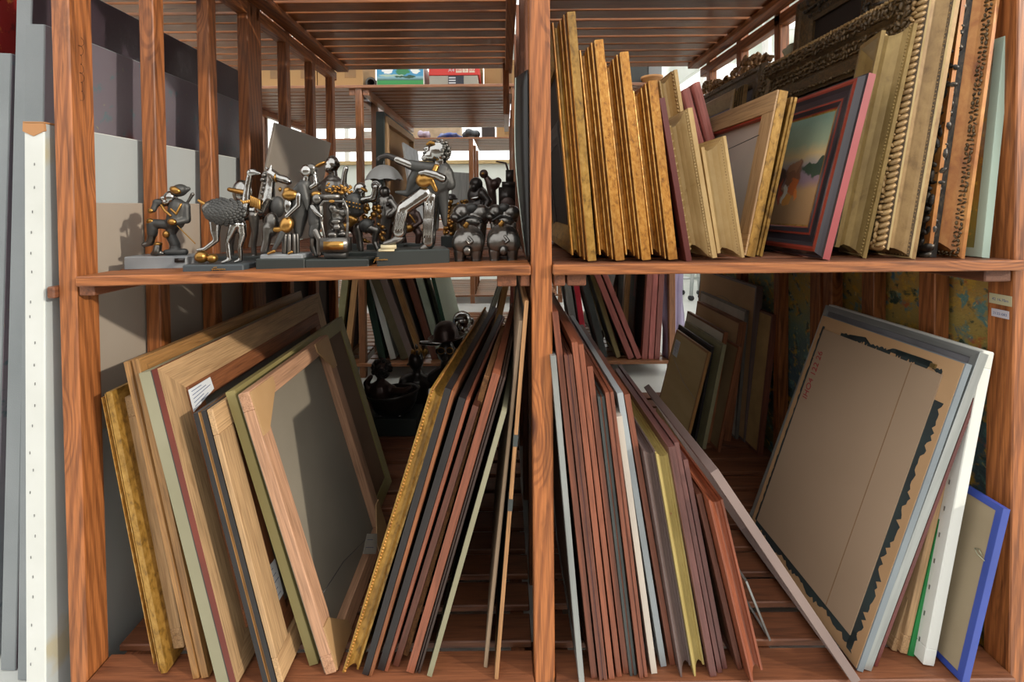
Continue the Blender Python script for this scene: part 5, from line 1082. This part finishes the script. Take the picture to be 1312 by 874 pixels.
p = P(475, 108, Y2 + .1); mb = MB(); mb.lathe((0, 0, 0), [(.03, 0), (.045, 0), (.045, .5), (.03, .5), (.03, 0)], 20, M.Rotation(-math.pi / 2, 3, 'X')); o = mb.build('rolled_tube', paint('dark roll', '#54504c', .6), None, M.Translation((p.x, Y2 + .1, T2 + .046))); tag(o, 'dark rolled tube lying between carton and picture box', 'roll', GH)
BOXP = picture('meadow print', [(0, '#1e7a3c'), (.26, '#2c8c46'), (.3, '#2a5a4a'), (.42, '#7fa8b8'), (.5, '#3f8cb8'), (1.05, '#3a94c4')], [(.22, .74, .13, .2, '#e0e4e4'), (.83, .76, .10, .22, '#dfe6e4'), (.55, .68, .16, .2, '#2a7a4a'), (.6, .42, .25, .06, '#1d4a34'), (.3, .48, .3, .05, '#9fb8a8')], 1, (8, .05), .4)
a, b = P(482, 81, Y2 + .06), P(543, 81, Y2 + .06)
r = empty('picture_box', M.Translation(((a.x + b.x) / 2, Y2 + .06, T2)), 'box printed with a green meadow and blue sky on the second rack', 'box', GH); hh = a.z - T2
obj('box_body', boxmesh(b.x - a.x, .3, hh, plain('box white', '#c9ccc8', .5), .004), r, M.Translation((0, .15, hh / 2 + .0006))); obj('meadow_print', boxmesh(b.x - a.x - .012, hh - .012, .002, BOXP, 0), r, M.Translation((0, -.001, hh / 2)) @ M.Rotation(math.pi / 2, 4, 'X'))
a, b = P(550, 97, Y2 + .05), P(612, 97, Y2 + .05)
r = empty('paper_carton', M.Translation(((a.x + b.x) / 2, Y2 + .05, T2)), 'grey spotted paper carton with dark printed band under the red lid', 'box', GH); hh = a.z - T2; wv = b.x - a.x
obj('carton_body', boxmesh(wv, .34, hh - .001, paint('spotted grey', '#9a988e', .6, 0, '#8c8a82', 3, wear='#4a5a78', wl=.7, ws=30), .003), r, M.Translation((0, .17, hh / 2 + .0006)))
o = obj('printed_band', boxmesh(wv * .32, .002, hh * .94, plain('navy print', '#1e2230', .5), 0), r, M.Translation((.02, -.001, hh * .5)))
for i in range(3): obj('print_line', boxmesh(wv * .14, .001, hh * .12, plain('print white', '#b8bcc4', .5), 0), o, M.Translation((-.03, -.0016, hh * (.28 - .24 * i))))
r2_ = empty('red_carton', M.Translation(((a.x + b.x) / 2 + .005, Y2 + .05, T2 + hh)), 'red carton lid printed A4 80 S 500 on the grey carton', 'box', GH); h2 = P(550, 83, Y2 + .05).z - T2 - hh; RED = paint('red card', '#c8352c', .5, 0, '#bb2e27', 3)
obj('lid', boxmesh(wv * 1.04, .35, h2, RED, .003), r2_, M.Translation((0, .17, h2 / 2 + .0006)))
text('print_a4', 'A4', h2 * .5, plain('print white', '#d8d0c8', .5), r2_, M.Translation((wv * -.12, -.0055, h2 * .32)) @ M.Rotation(math.pi / 2, 4, 'X'), .0004)
for i, tx in enumerate(('80', 'S', '500')):
    o = obj('print_square', boxmesh(wv * .12, .001, h2 * .52, plain('print square', '#cfc2b0', .5), 0), r2_, M.Translation((wv * (.10 + .135 * i), -.0057, h2 * .5)))
    text('print_number', tx, h2 * .42, RED, o, M.Translation((0, -.001, -h2 * .14)) @ M.Rotation(math.pi / 2, 4, 'X'), .0003, 'CENTER')
carton('large cardboard box right of the red lid near the centre post', 620, 668, 77, Y2 + .34, .4, T2)
carton('cardboard box standing behind the red lid', 553, 617, 76, Y2 + .5, .35, T2, tape=False)
carton('dark grey box on the second rack seen over the gold frames', 803, 830, 76, Y2 + .1, .3, T2, CHAR, False)
carton('lighter grey box beside the dark grey one over the gold frames', 831, 848, 80, Y2 + .1, .3, T2, GREYC, False)
p = P(835, 98, Y2); mb = MB(); mb.lathe((0, 0, 0), [(0, 0), (.07, 0), (.075, .03), (.085, .032), (.085, .05), (0, .055)], 24); tag(mb.build('round_tin', paint('tin orange', '#c89058', .5), None, M.Translation((P(833, 100, Y2 - .0).x + .02, Y2 + .02, T2))), 'round orange-lidded tin behind the gold frames', 'tin', GH)
T3 = TZ + .022
def bag(label, px0, px1, py0, Y, mat, seed, name='plastic_bag', h=None):
    a, b = P(px0, py0, Y), P(px1, py0, Y); hh = a.z - T3; mb = MB(); rr = random.Random(seed); r = (b.x - a.x) / 2
    for i in range(9): mb.ell((rr.uniform(-.6, .6) * r, rr.uniform(0, .15), hh * rr.uniform(.35, .6)), (r * rr.uniform(.3, .55), .07, hh * rr.uniform(.3, .42)), M.Rotation(rr.uniform(-.5, .5), 3, 'Y'), 9, 6)
    o = mb.build(name, mat, None, M.Translation(((a.x + b.x) / 2, Y + .1, T3)), remesh=.02)
    mn = min(v.z for v in mb.v); o.location.z -= mn - .003; return tag(o, label, 'bag', GH)
bag('crumpled mauve plastic bag on the far rack top', 531, 551, 165, Y3 + .05, paint('mauve plastic', '#8d7d92', .25, 0, '#b8a8b8', 18), 1)
bag('flat blue and clear plastic packets on the far rack top', 551, 594, 170, Y3 + .05, paint('blue plastic', '#2c3f8c', .25, 0, '#6f7c9c', 12), 2)
bag('black plastic bag on the far rack top', 589, 618, 163, Y3 + .05, paint('black plastic', '#23262a', .3, 0, '#4a5054', 12), 3)
def carton3(*a, **k): return carton(*a, **k)
carton('dark brown box with thin pale stripe on the far rack', 617, 634, 163, Y3 + .05, .3, T3, BLKB, False)
carton('tan carton with faint print at the end of the far rack', 636, 660, 162, Y3 + .05, .3, T3, CARDB, True)
carton('long pale carton lying at the back of the far rack', 520, 590, 161, Y3 + .6, .3, T3, paint('pale carton', '#c4ae90', .8), False)
p = P(440, 178, Y3 - .0)
for i in range(3): tag(board('paper_stack', None, -2.05 + .02 * i, -1.72, Y3 + .05, Y3 + .35, TZ + .0225 + i * .035, TZ + .0565 + i * .035, 'x', WHT), ('lowest', 'middle', 'top')[i] + ' ream in the white paper stack on the far rack', 'paper', GH)
# silver trestle with castors far right on the pale floor
st = empty('aluminium_ladder', M.Translation(P(880, 375, 5.6).xy.to_3d()), 'folding aluminium ladder with dark castors standing on the pale floor', 'ladder')
c0 = st.matrix_world.translation.copy(); ALU = plain('aluminium', '#c4c8c8', .3, .7)
for (dx, dy, lean) in ((-.16, 0, .12), (.02, -.1, .10), (.20, 0, .12), (.06, .35, -.02), (.30, .3, -.02)):
    mb = MB(); mb.tube([(dx, dy, .07), (dx + lean * 1.2, dy + .1, 1.3)], .025, 8); leg = mb.build('leg', ALU, st)
    mb = MB(); mb.lathe((dx, dy, .04), [(0, -.02), (.039, -.02), (.039, .02), (0, .02)], 14, M.Rotation(math.pi / 2, 3, 'X')); mb.build('castor', plain('rubber', '#2a2c2e', .6), leg)
for z in (.3, .6, .9): mb = MB(); mb.tube([(-.16 + .1 * z, 0, z), (.20 + .1 * z, 0, z)], .015, 8); mb.build('rung', ALU, st)
# writing on the posts
mb = MB(); pts = []
for i in range(46):
    t = i / 45; pts.append((0, math.sin(i * .95) * (.009 if i < 8 else .0045 + .003 * math.sin(i * .31)), -.16 * t + .006 * math.cos(i * .95)))
p = P(103, 50, .03); mb.tube([V((-1.0994, .034 + a[1], p.z + a[2])) - V((.1, 0, 0)) for a in pts], .0006, 4); mb.build('pencil_writing', plain('pencil', '#4a3020', .8), r1)
lab = plain('cream label', '#b0a887', .6); lab2 = plain('white label', '#b9b4ba', .6)
for (px, py, w_, h_, m, tx, sz) in ((1284, 384, .058, .027, lab, '42 16,70m', .010), (1285, 402, .045, .021, lab2, '2122-083', .0095)):
    p = P(px, py, .033); o = obj('paper_label', boxmesh(.001, w_ * 1.0, h_, m, 0), r1, M.Translation((1.3114 - .1, .034, p.z)))
    text('label_print', tx, sz, INK, o, M.Translation((-.0006, .0, -.004)) @ M.Rotation(-math.pi / 2, 4, 'Z') @ M.Rotation(math.pi / 2, 4, 'X'), .0001, 'CENTER')
